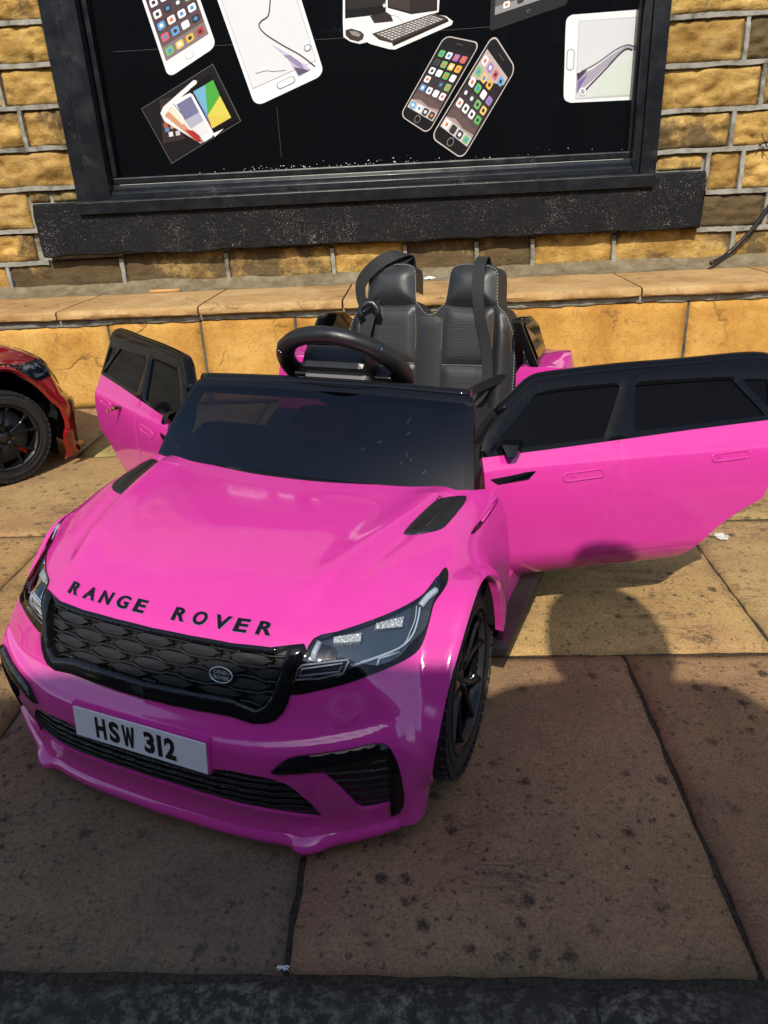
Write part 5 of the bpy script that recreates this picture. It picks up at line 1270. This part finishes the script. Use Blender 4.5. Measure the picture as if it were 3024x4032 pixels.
b.tube([tuple(ws_map(np.array([[s_, .985]]))[0][0]+np.array([-.008, 0, -.001])) for s_ in np.linspace(-.965, .965, 30)], .0105, 10); b.build('windscreen_top_rail', 'gloss_black', car)
b = MB(); rr = random.Random(21)      # scratches on the tinted screen
for k in range(14):
    s0, t0 = (rr.gauss(.45, .22), rr.gauss(.35, .2)) if k < 20 else (rr.uniform(-.7, .9), rr.uniform(.05, .85))
    if not (-.93 < s0 < .93 and .05 < t0 < .85): continue
    ds, dt = rr.uniform(-.02, .03), rr.uniform(.01, .06)*(2.2 if k < 2 else 1); P, N = ws_map(np.array([[s0, t0], [s0+ds, t0+dt]])); wd_ = rr.uniform(.00012, .00028)
    d = P[1]-P[0]; sdv = np.cross(d, N[0]); sdv = sdv/np.linalg.norm(sdv)*wd_; o_ = N[0]*.0019
    b.add([P[0]-sdv+o_, P[1]-sdv*.3+o_, P[1]+sdv*.3+o_, P[0]+sdv+o_], [(0, 1, 2, 3)])
b.build('scratches', 'grey_plastic', car)

# ---- doors (local frame: hinge axis at the origin, closed door runs along -x)
DK = .584
def door_w(u, z):
    zz = z-.36; soft = .010*np.log1p(np.exp(np.clip(zz/.010, -30, 30)))
    w = -DK*soft+.007*np.exp(-((z-.29)/.085)**2)-.030*np.clip((.205-z)/.06, 0, 1.2)**2
    w = w+.0035/(1+np.exp(np.clip((z-(.364+.010*(u-.2)))/.0018, -30, 30)))
    w = w-.0028*(1/(1+np.exp(np.clip((z-.383)/.002, -30, 30))))*np.exp(-((u-(.168+.03*np.clip(z-.15, 0, .25)))/.0032)**2)
    return w
def door_map(UV):
    UV = np.asarray(UV, float)
    f = lambda q: np.stack([-q[:, 0], door_w(q[:, 0], q[:, 1]), q[:, 1]], 1)
    e = 2e-4; P = f(UV); a_ = f(UV+[e, 0])-f(UV-[e, 0]); b_ = f(UV+[0, e])-f(UV-[0, e]); n_ = np.cross(a_, b_); n_ /= np.linalg.norm(n_, axis=1, keepdims=True); n_ = np.where(n_[:, 1:2] < 0, -n_, n_)
    return P, n_
ROOF = [tuple(p) for p in catmull([(-.056, .384), (-.048, .404), (-.018, .437), (.017, .463), (.042, .479), (.070, .4845), (.186, .489), (.307, .490), (.40, .492), (.446, .490), (.460, .483), (.462, .470)], 3, False)]
LOWR = [(.446, .400), (.446, .37), (.440, .303), (.432, .268), (.406, .254), (.381, .237), (.357, .217), (.336, .192), (.319, .168), (.306, .153), (.16, .147), (-.009, .140), (-.022, .19), (-.040, .26), (-.054, .33)]
D_OUT = ROOF+LOWR
D_UP = ROOF+[(.446, .398), (.30, .3925), (.179, .3865), (.06, .381), (-.056, .3765)]
D_W1 = [(-.041, .3835), (.0, .421), (.028, .446), (.048, .4605), (.10, .4635), (.190, .4645), (.172, .43), (.150, .391), (.05, .387)]
D_W2 = [(.216, .462), (.30, .4625), (.384, .461), (.412, .430), (.433, .404), (.32, .400), (.206, .396), (.208, .43)]
D_W3 = [(.402, .459), (.446, .457), (.443, .412)]
seam = lambda d_: [(.168+.03*float(np.clip(z-.15, 0, .25))+d_, z) for z in np.linspace(.150, .384, 14)]
DOOR = Sheet(D_OUT, dict(sm1=seam(-.006)+seam(0)[::-1], sm2=seam(0)+seam(.006)[::-1], up=D_UP, w1=D_W1, w2=D_W2, w3=D_W3), .010, door_map, cstep=.008)
def make_door(parent, side, angle, pm, handles=True):
    mir = 1 if side > 0 else -1
    d = sheet_obj('door', DOOR.part(['@', 'sm1', 'sm2'], 0, .020, mirror=mir), pm, parent)
    d.location = (-.56, .35*side, 0); d.rotation_euler = (0, 0, -side*angle)
    sheet_obj('door_lining', DOOR.part(['@', 'sm1', 'sm2', 'up', 'w1', 'w2', 'w3'], -.020, 0, mirror=mir), 'satin_black', d)
    sheet_obj('window_frame', DOOR.part(['up'], .0015, .0215, pillow=(.003, .004), mirror=mir), 'trim_gloss', d)
    for k in ('w1', 'w2', 'w3'): sheet_obj('window_pane', DOOR.part([k], -.0015, 0, mirror=mir), 'pane_black', d)
    b = MB(); P, N = door_map(np.array([(.0, .0)]))
    rail = [np.array(p) for p in ROOF[6:]]
    b.tube([tuple(np.array([-p[0], door_w(p[0], p[1])*1.0-.008, p[1]-.004])*[1, mir, 1]) for p in rail], .0125, 10); b.build('roof_rail', 'trim_gloss', d)
    for hx in ([(.079, .329), (.146, .3325), (.143, .3455), (.077, .3425)], [(.333, .3415), (.397, .3445), (.394, .3565), (.331, .3535)]):
        q = np.array(hx); c = q.mean(0); pts = []
        for i in range(4):
            a_, b_, c2 = q[i-1], q[i], q[(i+1) % 4]
            for t_ in (0, .5, 1):
                p = (1-t_)**2*(b_+(a_-b_)*min(.5, .005/np.linalg.norm(a_-b_)))+2*t_*(1-t_)*b_+t_*t_*(b_+(c2-b_)*min(.5, .005/np.linalg.norm(c2-b_))); pts.append(p)
        P, N = door_map(np.array(pts)); Q = P+N*.0004; b = MB()
        b.tube([tuple(p*[1, mir, 1]) for p in Q], .0016, 6, closed=True)
        P2, N2 = door_map(c+(np.array(pts)-c)*.82); b.add([tuple((p+n_*.0005)*[1, mir, 1]) for p, n_ in zip(P2, N2)], [tuple(range(len(pts)))])
        uk = c+np.array([(-.018 if c[0] < .2 else -.02), 0]); P3, N3 = door_map(uk[None]); b.box(tuple((P3[0]+N3[0]*.0008)*[1, mir, 1]), (.008, .002, .004), ch=.0006)
        b.build('door_handle', pm, d)
    st_ = [(-.045, .344), (-.01, .3475), (.016, .351), (.030, .3515), (.018, .340), (-.033, .3355)]
    P, N = door_map(np.array(st_)); b = MB(); n = len(st_)
    b.add([tuple((p+n_*.0035)*[1, mir, 1]) for p, n_ in zip(P, N)]+[tuple(p*[1, mir, 1]) for p in P], [tuple(range(n))]+[(i, (i+1) % n, (i+1) % n+n, i+n) for i in range(n)]); b.build('trim_strip', 'dark_chrome', d)
    P, N = door_map(np.array([(-.014, .400), (.016, .397), (.010, .3785), (-.006, .3775)])); b = MB(); o_ = np.array([.014, .026, .002])
    f_ = [tuple((p+n_*.001)*[1, mir, 1]) for p, n_ in zip(P, N)]; g_ = [tuple(((p+o_-P.mean(0))*.0+p*.92+P.mean(0)*.08+o_)*[1, mir, 1]) for p in P]
    b.add(f_+g_, [(0, 1, 2, 3), (7, 6, 5, 4)]+[(i, (i+1) % 4, (i+1) % 4+4, i+4) for i in range(4)]); b.build('wing_mirror', 'gloss_black', d, bevel=.003)
    return d
DOOR_A = rad(60.8)
dl = make_door(car, 1, DOOR_A, Pn); dr = make_door(car, -1, DOOR_A, Pn)

# ---- rear body
def loft(secs, closed=True):
    n = len(secs[0]); vs_ = [p for s_ in secs for p in s_]; fs = []
    for i in range(len(secs)-1):
        for k in range(n if closed else n-1): fs.append((i*n+k, i*n+(k+1) % n, (i+1)*n+(k+1) % n, (i+1)*n+k))
    fs += [tuple(range(n))[::-1], tuple((len(secs)-1)*n+k for k in range(n))]
    return vs_, fs
for sd_ in (1, -1):
    secs = []
    for x in (-1.0, -1.02, -1.05, -1.08, -1.11, -1.14, -1.175, -1.20, -1.218, -1.226):
        t_ = (-x-1.0)/.226; d = x+1.02; zb = max(.11, .12+math.sqrt(max(0, .16**2-d*d))) if abs(d) < .16 else .11
        yo = .352-.05*t_**3+(.012 if abs(d) < .2 else 0); top = .412-.010*t_**2
        ridge_ = .018*math.exp(-((x+1.13)/.06)**2)
        secs.append([(x, yo-.005, zb), (x, yo+.004, max(.26, zb+.01)), (x, yo, .345), (x, yo-.010, .385), (x, yo-.022, top+ridge_), (x, yo-.048, top+.004+ridge_*.6), (x, .246, top+.002), (x, .238, top-.012), (x, .236, zb)])
    v_, f_ = loft(secs); b = MB(); b.add([(p[0], p[1]*sd_, p[2]) for p in v_], f_); o = b.build('rear_quarter', Pn, car, bevel=.006)
    q = [(-1.005, .288, .412), (-1.205, .262, .408), (-1.18, .247, .474), (-1.12, .243, .503), (-1.03, .240, .512), (-1.012, .244, .506)]
    b = MB(); n = len(q); b.add([(p[0], p[1]*sd_, p[2]) for p in q]+[(p[0]+.0, (p[1]-.020)*sd_, p[2]) for p in q], [tuple(range(n)), tuple(range(2*n-1, n-1, -1))]+[(i, (i+1) % n, (i+1) % n+n, i+n) for i in range(n)])
    rp = b.build('rear_pillar', 'gloss_black', car, bevel=.006)
    c = np.mean(q, 0); b = MB(); b.add([tuple((c+(np.array(p)-c)*.76+np.array([0, .0035, .0]))*[1, sd_, 1]) for p in q], [tuple(range(n))]); b.build('quarter_pane', 'gloss_black', rp)
    b = MB(); b.box((-1.208, .285*sd_, .370), (.05, .05, .022), ch=.006); b.build('tail_light', 'lamp_red', car)
b = MB(); b.box((-1.195, 0, .25), (.05, .52, .28), ch=.012); b.box((-1.212, 0, .14), (.05, .56, .09), ch=.015); b.build('tail_panel', Pn, car)
b = MB(); b.add(*(lambda pl: ([(x, y, z) for (x, z) in pl for y in (-.255, .255)], [(0, 1, 3, 2), (2, 3, 5, 4), (4, 5, 7, 6)]))([(-1.13, .300), (-1.15, .385), (-1.20, .400), (-1.225, .385)])); b.build('rear_deck', 'satin_black', car)
# ---- seat
SY = .008
def seat_map_factory():
    def f(q):      # q: (y, h along the back from the cushion)
        y, h_ = q[:, 0], q[:, 1]; x = -1.066-.185*(h_)-.0-.10*np.clip(h_-.22, 0, 1)+.25*np.maximum(np.abs(y)-.12, 0)**1.0*.55; z = .300+h_
        return np.stack([x, y+SY, z], 1)
    def mp(UV):
        UV = np.asarray(UV, float); e = 2e-4; P = f(UV); a_ = f(UV+[e, 0])-f(UV-[e, 0]); b_ = f(UV+[0, e])-f(UV-[0, e]); n_ = np.cross(a_, b_); n_ /= np.linalg.norm(n_, axis=1, keepdims=True); n_ = np.where(n_[:, 0:1] < 0, -n_, n_); return P, n_
    return mp
hs = [(0, .205), (.012, .207), (.026, .222), (.036, .232), (.040, .262), (.043, .295), (.052, .309), (.075, .314), (.110, .313), (.142, .309), (.156, .297), (.160, .262), (.164, .228), (.180, .216), (.196, .190), (.208, .150), (.212, .08), (.209, -.03)]
hs = [tuple(p) for p in catmull(hs, 2, False)]
S_OUT = [(-y, h_) for y, h_ in hs[::-1]]+hs[1:]
def mirp(pl, s_): return [(s_*y, h_) for y, h_ in pl]
SR = {}
for s_, t_ in ((1, 'a'), (-1, 'b')):
    SR['head'+t_] = mirp([(.034, .225), (.041, .262), (.045, .294), (.056, .306), (.078, .310), (.110, .309), (.140, .305), (.151, .295), (.155, .262), (.159, .226), (.12, .220), (.075, .221)], s_)
    SR['up'+t_] = mirp([(.038, .221), (.075, .217), (.12, .216), (.152, .221), (.153, .15), (.150, .095), (.034, .092), (.034, .16)], s_)
    SR['lo'+t_] = mirp([(.034, .090), (.150, .093), (.147, .03), (.143, -.008), (.032, -.012)], s_)
    SR['bot'+t_] = mirp([(.032, -.014), (.143, -.010), (.140, -.03), (.032, -.03)], s_)
    SR['bol'+t_] = mirp([(.158, .226), (.163, .224), (.180, .210), (.193, .185), (.199, .150), (.200, .08), (.197, -.03), (.147, -.03), (.152, .03), (.156, .10), (.157, .16)], s_)
SR['mid'] = [(-.030, -.03), (.030, -.03), (.030, .195), (.012, .200), (-.012, .200), (-.030, .195)]
SEAT = Sheet(S_OUT, SR, .008, seat_map_factory(), cstep=.007)
seat = sheet_obj('seat', SEAT.part(['@'], 0, .05, back=.05), 'leather', car)
for t_ in 'ab':
    sheet_obj('headrest', SEAT.part(['head'+t_], .001, 0, pillow=(.018, .016)), 'leather', seat)
    sheet_obj('back_panel', SEAT.part(['up'+t_], .001, 0, pillow=(.010, .010)), 'perforated_leather', seat)
    sheet_obj('back_panel', SEAT.part(['lo'+t_], .001, 0, pillow=(.010, .010)), 'perforated_leather', seat)
    sheet_obj('back_panel', SEAT.part(['bot'+t_], .001, 0, pillow=(.008, .010)), 'perforated_leather', seat)
    sheet_obj('bolster', SEAT.part(['bol'+t_], .001, 0, pillow=(.022, .016)), 'leather', seat)
sheet_obj('centre_strip', SEAT.part(['mid'], .001, 0, pillow=(.004, .012)), 'leather', seat)
mpf = seat_map_factory()
def stitch(path, gap=.0066, ln=.0044, r=.0010, off=.004):
    q = np.array(path); seg = np.linalg.norm(np.diff(q, axis=0), axis=1); cum = np.concatenate([[0], np.cumsum(seg)]); n = int(cum[-1]/gap); b = MB()
    for k in range(n):
        a_, c_ = k*gap, k*gap+ln; A = np.stack([np.interp([a_, (a_+c_)/2, c_], cum, q[:, i]) for i in range(2)], 1); P, N = mpf(A); P = P+N*off; P[1] += N[1]*.0006
        b.tube([tuple(p) for p in P], [r*.7, r, r*.7], 5)
    return b
for s_ in (1, -1):
    stitch([(s_*.036, .0915), (s_*.150, .0945)]).build('stitching', 'stitch_thread', seat); stitch([(s_*.034, -.0125), (s_*.143, -.009)]).build('stitching', 'stitch_thread', seat)
edge = [(y, h_) for y, h_ in hs]; stitch([(y*.992, h_-.003) for y, h_ in edge], off=.002).build('stitching', 'stitch_thread', seat); stitch([(-y*.992, h_-.003) for y, h_ in edge], off=.002).build('stitching', 'stitch_thread', seat)
b = MB(); b.box((-.95, SY, .262), (.24, .34, .075), Matrix.Rotation(rad(4), 3, 'Y'), ch=.02); b.build('seat_cushion', 'leather', seat)
b = MB(); b.box((-.95, SY, .225), (.26, .38, .03)); b.build('seat_base', 'satin_black', seat)
# belts
def strap(pts, wdir, wd, name, parent=None, th=.0022):
    P = [Vector(p) for p in catmull(pts, 5, False)]; W_ = [Vector(p) for p in catmull(wdir, 5, False)]; b = MB(); vs_ = []; fs = []
    for p, wv_ in zip(P, W_):
        wv_ = wv_.normalized(); i = len(vs_)//4; d = (P[min(i+1, len(P)-1)]-P[max(i-1, 0)]).normalized(); nn = d.cross(wv_).normalized()
        for a_, c_ in ((-1, -1), (1, -1), (1, 1), (-1, 1)): vs_.append(p+wv_*wd/2*a_+nn*th/2*c_)
    for i in range(len(P)-1):
        for k in range(4): fs.append((i*4+k, i*4+(k+1) % 4, i*4+4+(k+1) % 4, i*4+4+k))
    fs += [(3, 2, 1, 0), tuple(len(vs_)-4+k for k in range(4))]; b.add(vs_, fs); return b.build(name, 'webbing', parent or seat)
def SB(y, h_, off):
    P, N = mpf(np.array([[y, h_]])); return tuple(P[0]+N[0]*off)
Yv = (0, 1, 0)
strap([(-1.20, .118, .58), (-1.172, .117, .622), SB(.115, .307, .017), SB(.118, .255, .027), SB(.130, .205, .026), SB(.146, .15, .026), SB(.158, .085, .028), SB(.150, .035, .030), SB(.128, .0, .036), (-1.00, .110, .300)], [Yv, Yv, Yv, Yv, (.3, 1, .1), (.3, 1, .2), (.2, 1, -.1), (0, 1, .35), (0, 1, .5), (0, 1, .2)], .027, 'seat_belt')
strap([(-1.07, .20, .362), (-1.045, .185, .372), (-1.00, .135, .352), (-.965, .085, .318), (-.96, .06, .302)], [(0, .3, 1)]*3+[(0, .2, 1)]*2, .026, 'seat_belt')
strap([(-1.20, -.075, .58), (-1.176, -.072, .626), (-1.135, -.085, .634), (-1.11, -.125, .615), (-1.105, -.165, .575), (-1.10, -.165, .535), (-1.095, -.150, .512)], [Yv, (0, 1, -.1), (0, .8, -.5), (.1, .7, -.65), (.2, .85, -.45), (.2, 1, -.1), (0, 1, .2)], .030, 'seat_belt')
strap([(-1.176, -.072, .624), (-1.125, -.090, .605), (-1.105, -.118, .560), (-1.10, -.138, .520), SB(-.150, .185, .022), SB(-.158, .15, .024)], [Yv, (.1, .85, -.5), (.1, .85, -.5), (.1, .9, -.3), Yv, Yv], .030, 'seat_belt')
b = MB(); b.tube([SB(-.145+.022*math.cos(a_), .205+.018*math.sin(a_), .036) for a_ in np.linspace(-.5, 3.9, 9)], .0085, 8, flat=.7); b.build('belt_buckle', 'satin_black', seat)
b = MB(); b.box(SB(-.142, .105, .03), (.03, .048, .085), Matrix.Rotation(rad(12), 3, 'Y'), ch=.012); b.build('belt_pad', 'leather', seat)

# ------------------------------------------------------------------ red toy car beside it: the same kind of car, doors shut, painted red
redcar = empty('red_toy_car', (-1.30, 2.05, 0), rad(50), label='glossy dark red ride-on toy car with black wheels standing by the low wall', cat='toy car')
RED = {}
def copy_part(o, parent):
    c = o.copy(); COL.objects.link(c); c.parent = parent
    if o.type == 'MESH' and any(m and m.name == Pn for m in o.data.materials):
        if o.data.name not in RED:
            d = o.data.copy(); RED[o.data.name] = d
            for i, m in enumerate(d.materials):
                if m and m.name == Pn: d.materials[i] = M['red_paint']
        c.data = RED[o.data.name]
    for ch in o.children: copy_part(ch, c)
    return c
SKIP = ('number_plate', 'plate_holder', 'scratches')
for ch in list(car.children):
    if ch.name.split('.')[0] in SKIP: continue
    c = copy_part(ch, redcar)
    if ch.name.startswith('door'): c.rotation_euler = (0, 0, 0)
    if not ch.name.startswith('wheel') or ch.name.startswith('wheel_well'): c.scale = (1, 1, 1.13)
# place it so that its front wheel stands where the photograph shows it
RH = rad(RED_HEAD) if 'RED_HEAD' in globals() else rad(50)
wl_local = np.array([WHX, -.37])
target = np.array([-1.205, 2.045])
r_ = np.array([[math.cos(RH), -math.sin(RH)], [math.sin(RH), math.cos(RH)]]) @ wl_local
redcar.location = (target[0]-r_[0], target[1]-r_[1], 0); redcar.rotation_euler = (0, 0, RH)

# ------------------------------------------------------------------ hoverfly in front of the open far door
hp_, hn_ = door_map(np.array([[.261, .358]]))
bpy.context.view_layer.update()
mw = dr.matrix_world; fly_p = mw @ Vector((hp_[0][0], -(hp_[0][1]+.012), hp_[0][2]))
fly = empty('hoverfly', fly_p, rad(25), label='small striped hoverfly in front of the far pink door', cat='insect')
b = MB()
for k in range(5): 
    b.tube([(-.004-.0035*k, 0, -.0010*k), (-.0072-.0035*k, 0, -.0010*(k+1))], [.0036-.0004*k, .0034-.0004*k], 8, k % 2)
o = b.build('abdomen', ['insect_amber', 'insect_dark'], fly)
b = MB(); b.tube([(-.004, 0, 0), (0, 0, .0014), (.005, 0, .001)], [.0034, .0046, .0034], 8); b.tube([(.005, 0, .001), (.0075, 0, .0004), (.0095, 0, -.0004)], [.003, .0038, .002], 8); b.build('thorax', 'insect_dark', fly)
for s_ in (-1, 1):
    b = MB(); b.add([(0, s_*.002, .002), (-.001, s_*.008, .005), (-.005, s_*.0135, .007), (-.0095, s_*.014, .007), (-.009, s_*.009, .005), (-.004, s_*.003, .003)], [(0, 1, 2, 3, 4, 5)]); b.build('wing', 'insect_wing', fly)

# ------------------------------------------------------------------ the person taking the picture (seen as a shadow and in reflections)
person = empty('person', (.190, -.22, -.11), 0, label='person in dark coat standing on the road with a phone', cat='person')
def skinned(name, verts, edges, radii, mat, parent, sub=2):
    me = bpy.data.meshes.new(name); me.from_pydata(verts, edges, []); o = bpy.data.objects.new(name, me); COL.objects.link(o); o.parent = parent; me.materials.append(M[mat])
    m_ = o.modifiers.new('skin', 'SKIN'); m_.use_smooth_shade = True; s_ = o.modifiers.new('sub', 'SUBSURF'); s_.levels = sub; s_.render_levels = sub
    for d, r in zip(me.skin_vertices[0].data, radii): d.radius = r if isinstance(r, tuple) else (r, r)
    me.skin_vertices[0].data[0].use_root = True
    return o
# pelvis, chest, neck, head, arms bent forward to the phone, legs
V = [(0, -.02, .82), (0, -.02, 1.00), (0, -.01, 1.18), (0, -.01, 1.27), (0, .0, 1.335), (0, .01, 1.40), (0, .02, 1.48), (0, .01, 1.565)]
R_ = [(.15, .11), (.135, .10), (.155, .10), (.075, .07), (.052, .052), (.075, .085), (.085, .10), (.055, .06)]
E = [(i, i+1) for i in range(7)]
for s_ in (-1, 1):
    b0 = len(V); V += [(s_*.185, -.01, 1.262), (s_*.25, -.05, 1.03), (s_*.14+(-.11), .10, .935), (s_*.075-.185, .185, .915)]; R_ += [.058, .046, .036, .028]; E += [(2, b0), (b0, b0+1), (b0+1, b0+2), (b0+2, b0+3)]
    b0 = len(V); V += [(s_*.09, -.01, .74), (s_*.10, .01, .42), (s_*.10, -.02, .09), (s_*.11, .03, .045), (s_*.115, .14, .035)]; R_ += [.095, .062, .045, .042, .038]; E += [(0, b0)]+[(b0+i, b0+i+1) for i in range(4)]
skinned('body', V, E, R_, 'coat_cloth', person)
skinned('hair', [(0, -.02, 1.44), (0, -.015, 1.53), (0, .0, 1.60), (.0, -.045, 1.36), (.05, -.03, 1.40), (-.05, -.03, 1.40)], [(0, 1), (1, 2), (0, 3), (0, 4), (0, 5)], [(.118, .108), (.120, .118), (.07, .075), (.115, .05), (.068, .06), (.068, .06)], 'hair', person)
fv_ = []; 
b = MB(); n = 16; vs_ = []; fs = []      # face: shallow shell with brow, nose, lips and eyes
for j in range(15):
    for i in range(n+1):
        u, v = (i/n-.5)*2, j/14; z = 1.375+.15*v; wd_ = .070*(1-.35*(1-v)**2)*math.sqrt(max(.05, 1-(v-.55)**2*1.2)); x = u*wd_
        y = .085+.030*math.sqrt(max(0, 1-u*u))-.018*(1-v)**2
        y += .020*math.exp(-(u/.16)**2)*math.exp(-((v-.44)/.12)**2)+.006*math.exp(-(u/.35)**2)*math.exp(-((v-.20)/.05)**2)-.008*(math.exp(-((abs(u)-.42)/.18)**2)*math.exp(-((v-.58)/.07)**2))
        vs_.append((x, y, z))
for j in range(14):
    for i in range(n): fs.append((j*(n+1)+i, j*(n+1)+i+1, (j+1)*(n+1)+i+1, (j+1)*(n+1)+i))
link('face', mesh(vs_, fs, smooth=True), 'skin', person)
for s_ in (-1, 1):
    b = MB(); b.lathe([(0, .006), (.006, .003), (.0085, 0), (.006, -.003)], 10, 'Y', center=(s_*.030, .098, 1.463)); b.build('eye', 'print_black', person)
    # hand: palm and five bent fingers closing on the phone edge
    hx = -.185+s_*.083; Vh = [(hx+s_*.004, .175, .915), (hx+s_*.006, .215, .912)]; Eh = [(0, 1)]; Rh = [.026, (.030, .018)]
    for k in range(4):
        zo = .022-.015*k; b0 = len(Vh); ln = (.9, 1.0, .95, .75)[k]
        Vh += [(hx+s_*.010, .240, .912+zo), (hx+s_*.006, .262, .912+zo), (hx-s_*.006*ln, .2735, .912+zo), (hx-s_*.022*ln, .2745, .912+zo)]; Rh += [.0085, .008, .0075, .0065]; Eh += [(1, b0), (b0, b0+1), (b0+1, b0+2), (b0+2, b0+3)]
    b0 = len(Vh); Vh += [(hx-s_*.008, .214, .935), (hx-s_*.020, .236, .945), (hx-s_*.030, .2455, .94)]; Rh += [.011, .0095, .008]; Eh += [(0, b0), (b0, b0+1), (b0+1, b0+2)]
    skinned('hand', Vh, Eh, Rh, 'skin', person)
phone = empty('smartphone', (0.0, -.012, CAM_H-.02), 0, label='dark smartphone held in both hands by the person', cat='smartphone')
phone.rotation_euler = (rad(-24), 0, rad(3.6))
b = MB(); b.box((0, -.012, -.012), (.074, .008, .148), ch=.003); b.build('case', 'satin_black', phone)
b = MB(); b.box((0, -.0165, -.012), (.068, .0008, .140)); b.build('screen', 'gloss_black', phone)

# ------------------------------------------------------------------ parked van at the far side of the kerb (its shadow covers the pavement)
van = empty('parked_van', (-1.75, -1.93, -.11), math.pi, label='dark grey van parked on the road behind the person', cat='van')
VN = .92
prof = [(-2.6, .35), (-2.62, 1.0), (-2.52, 1.15), (-2.40, 1.75), (-2.28, 2.07), (-2.0, 2.16), (-1.0, 2.18), (.2, 2.15), (.75, 2.13), (1.05, 2.03), (1.55, 1.32), (1.65, 1.20), (2.35, 1.02), (2.5, .90), (2.52, .40), (2.45, .30), (-2.5, .30)]
secs = []
for y, sx_, top in ((-VN, .985, -.03), (-VN+.02, .995, -.012), (-VN+.12, 1, 0), (0, 1, .02), (VN-.12, 1, 0), (VN-.02, .995, -.012), (VN, .985, -.03)):
    secs.append([(x*sx_, y*(1-.10*max(0, (z-1.1))/1.0), z+(top if z > 1.9 else 0)) for x, z in prof])
v_, f_ = loft(secs); b = MB(); b.add(v_, f_); b.build('body', 'van_paint', van, bevel=.01)
def vy(z): return VN*(1-.10*max(0, z-1.1))+.004
for s_ in (-1, 1):
    for q in ([(-2.32, 1.2), (-1.35, 1.2), (-1.35, 1.78), (-2.16, 1.78)], [(-1.27, 1.2), (-.15, 1.2), (-.15, 1.78), (-1.27, 1.78)], [(-.07, 1.2), (1.32, 1.2), (.88, 1.78), (-.07, 1.78)]):
        b = MB(); b.add([(x, s_*vy(z), z) for x, z in q]+[(x, s_*(vy(z)-.02), z) for x, z in q], [(0, 1, 2, 3), (7, 6, 5, 4)]+[(i, (i+1) % 4, (i+1) % 4+4, i+4) for i in range(4)]); b.build('side_window', 'van_glass', van, bevel=.004)
    for wx in (-1.65, 1.6):
        b = MB(); b.lathe([(.20, -.1), (.29, -.1), (.31, -.08), (.31, .08), (.29, .1), (.20, .1)], 32, 'Y'); o = b.build('wheel', 'tyre_rubber', van); o.location = (wx, s_*(VN-.07), .31)
        b2 = MB(); b2.lathe([(0, s_*.08), (.06, s_*.085), (.19, s_*.095), (.205, s_*.07)], 24, 'Y'); b2.build('rim', 'silver', o)
    b = MB(); b.box((1.15, s_*(VN+.09), 1.22), (.12, .16, .2), ch=.03); b.build('wing_mirror', 'satin_black', van)
    b = MB(); b.box((2.44, s_*.62, .86), (.16, .36, .15), ch=.03); b.build('headlight', 'lamp_white', van)
    b = MB(); b.box((-2.58, s_*.78, 1.05), (.08, .12, .5), ch=.02); b.build('tail_light', 'lamp_red', van)
    for hx in (-.95, .15):
        b = MB(); b.box((hx, s_*(VN+.012), 1.02), (.2, .03, .035), ch=.01); b.build('door_handle', 'satin_black', van)
b = MB(); b.add([(1.58, -.72, 1.30), (1.58, .72, 1.30), (1.08, .66, 1.93), (1.08, -.66, 1.93)], [(0, 1, 2, 3)]); o = b.build('windscreen', 'van_glass', van); o.location = (.012, 0, .012)
b = MB(); b.add([(-2.53, -.70, 1.2), (-2.41, -.66, 1.72), (-2.41, .66, 1.72), (-2.53, .70, 1.2)], [(0, 1, 2, 3)]); o = b.build('rear_window', 'van_glass', van); o.location = (-.012, 0, 0)
b = MB(); b.box((2.50, 0, .62), (.06, 1.1, .26), ch=.02); b.build('grille', 'satin_black', van)
bpy.context.view_layer.update()

# ------------------------------------------------------------------ terrace across the street (unseen, added to darken the reflection in the black glass)
ter = empty('terraced_house', (0, -13, -.11), 0, label='unseen plain stone terrace with slate roof across the street, added to darken the window reflection', cat='house')
b = MB(); b.box((0, -3, 2.9), (46, 6, 5.8)); b.build('wall', 'render_wall', ter)
b = MB(); b.prism([(-6.3, 5.7), (.3, 5.7), (-3, 7.7)], lambda u, v, h: Vector((-23.3+h, u, v)), 46.6); b.build('roof', 'roof_slate', ter)
for k in range(-4, 5):
    x = k*5.0
    for (dx, z, w_, h_) in ((-1.2, 1.6, 1.3, 1.5), (-1.2, 4.3, 1.2, 1.4), (1.4, 4.3, 1.2, 1.4)):
        b = MB(); b.box((x+dx, .02, z), (w_+.16, .08, h_+.16), ch=.01); f = b.build('window', 'white_paint', ter)
        b = MB(); b.box((x+dx, .065, z), (w_, .02, h_)); b.build('pane', 'van_glass', f)
    b = MB(); b.box((x+1.4, .02, 1.05), (.95, .1, 2.1), ch=.01); b.build('door', 'door_paint', ter)
    b = MB(); b.box((x+2.5, -3, 7.9), (.9, .6, 1.3), ch=.02); b.build('chimney', 'render_wall', ter)
bpy.context.view_layer.update()
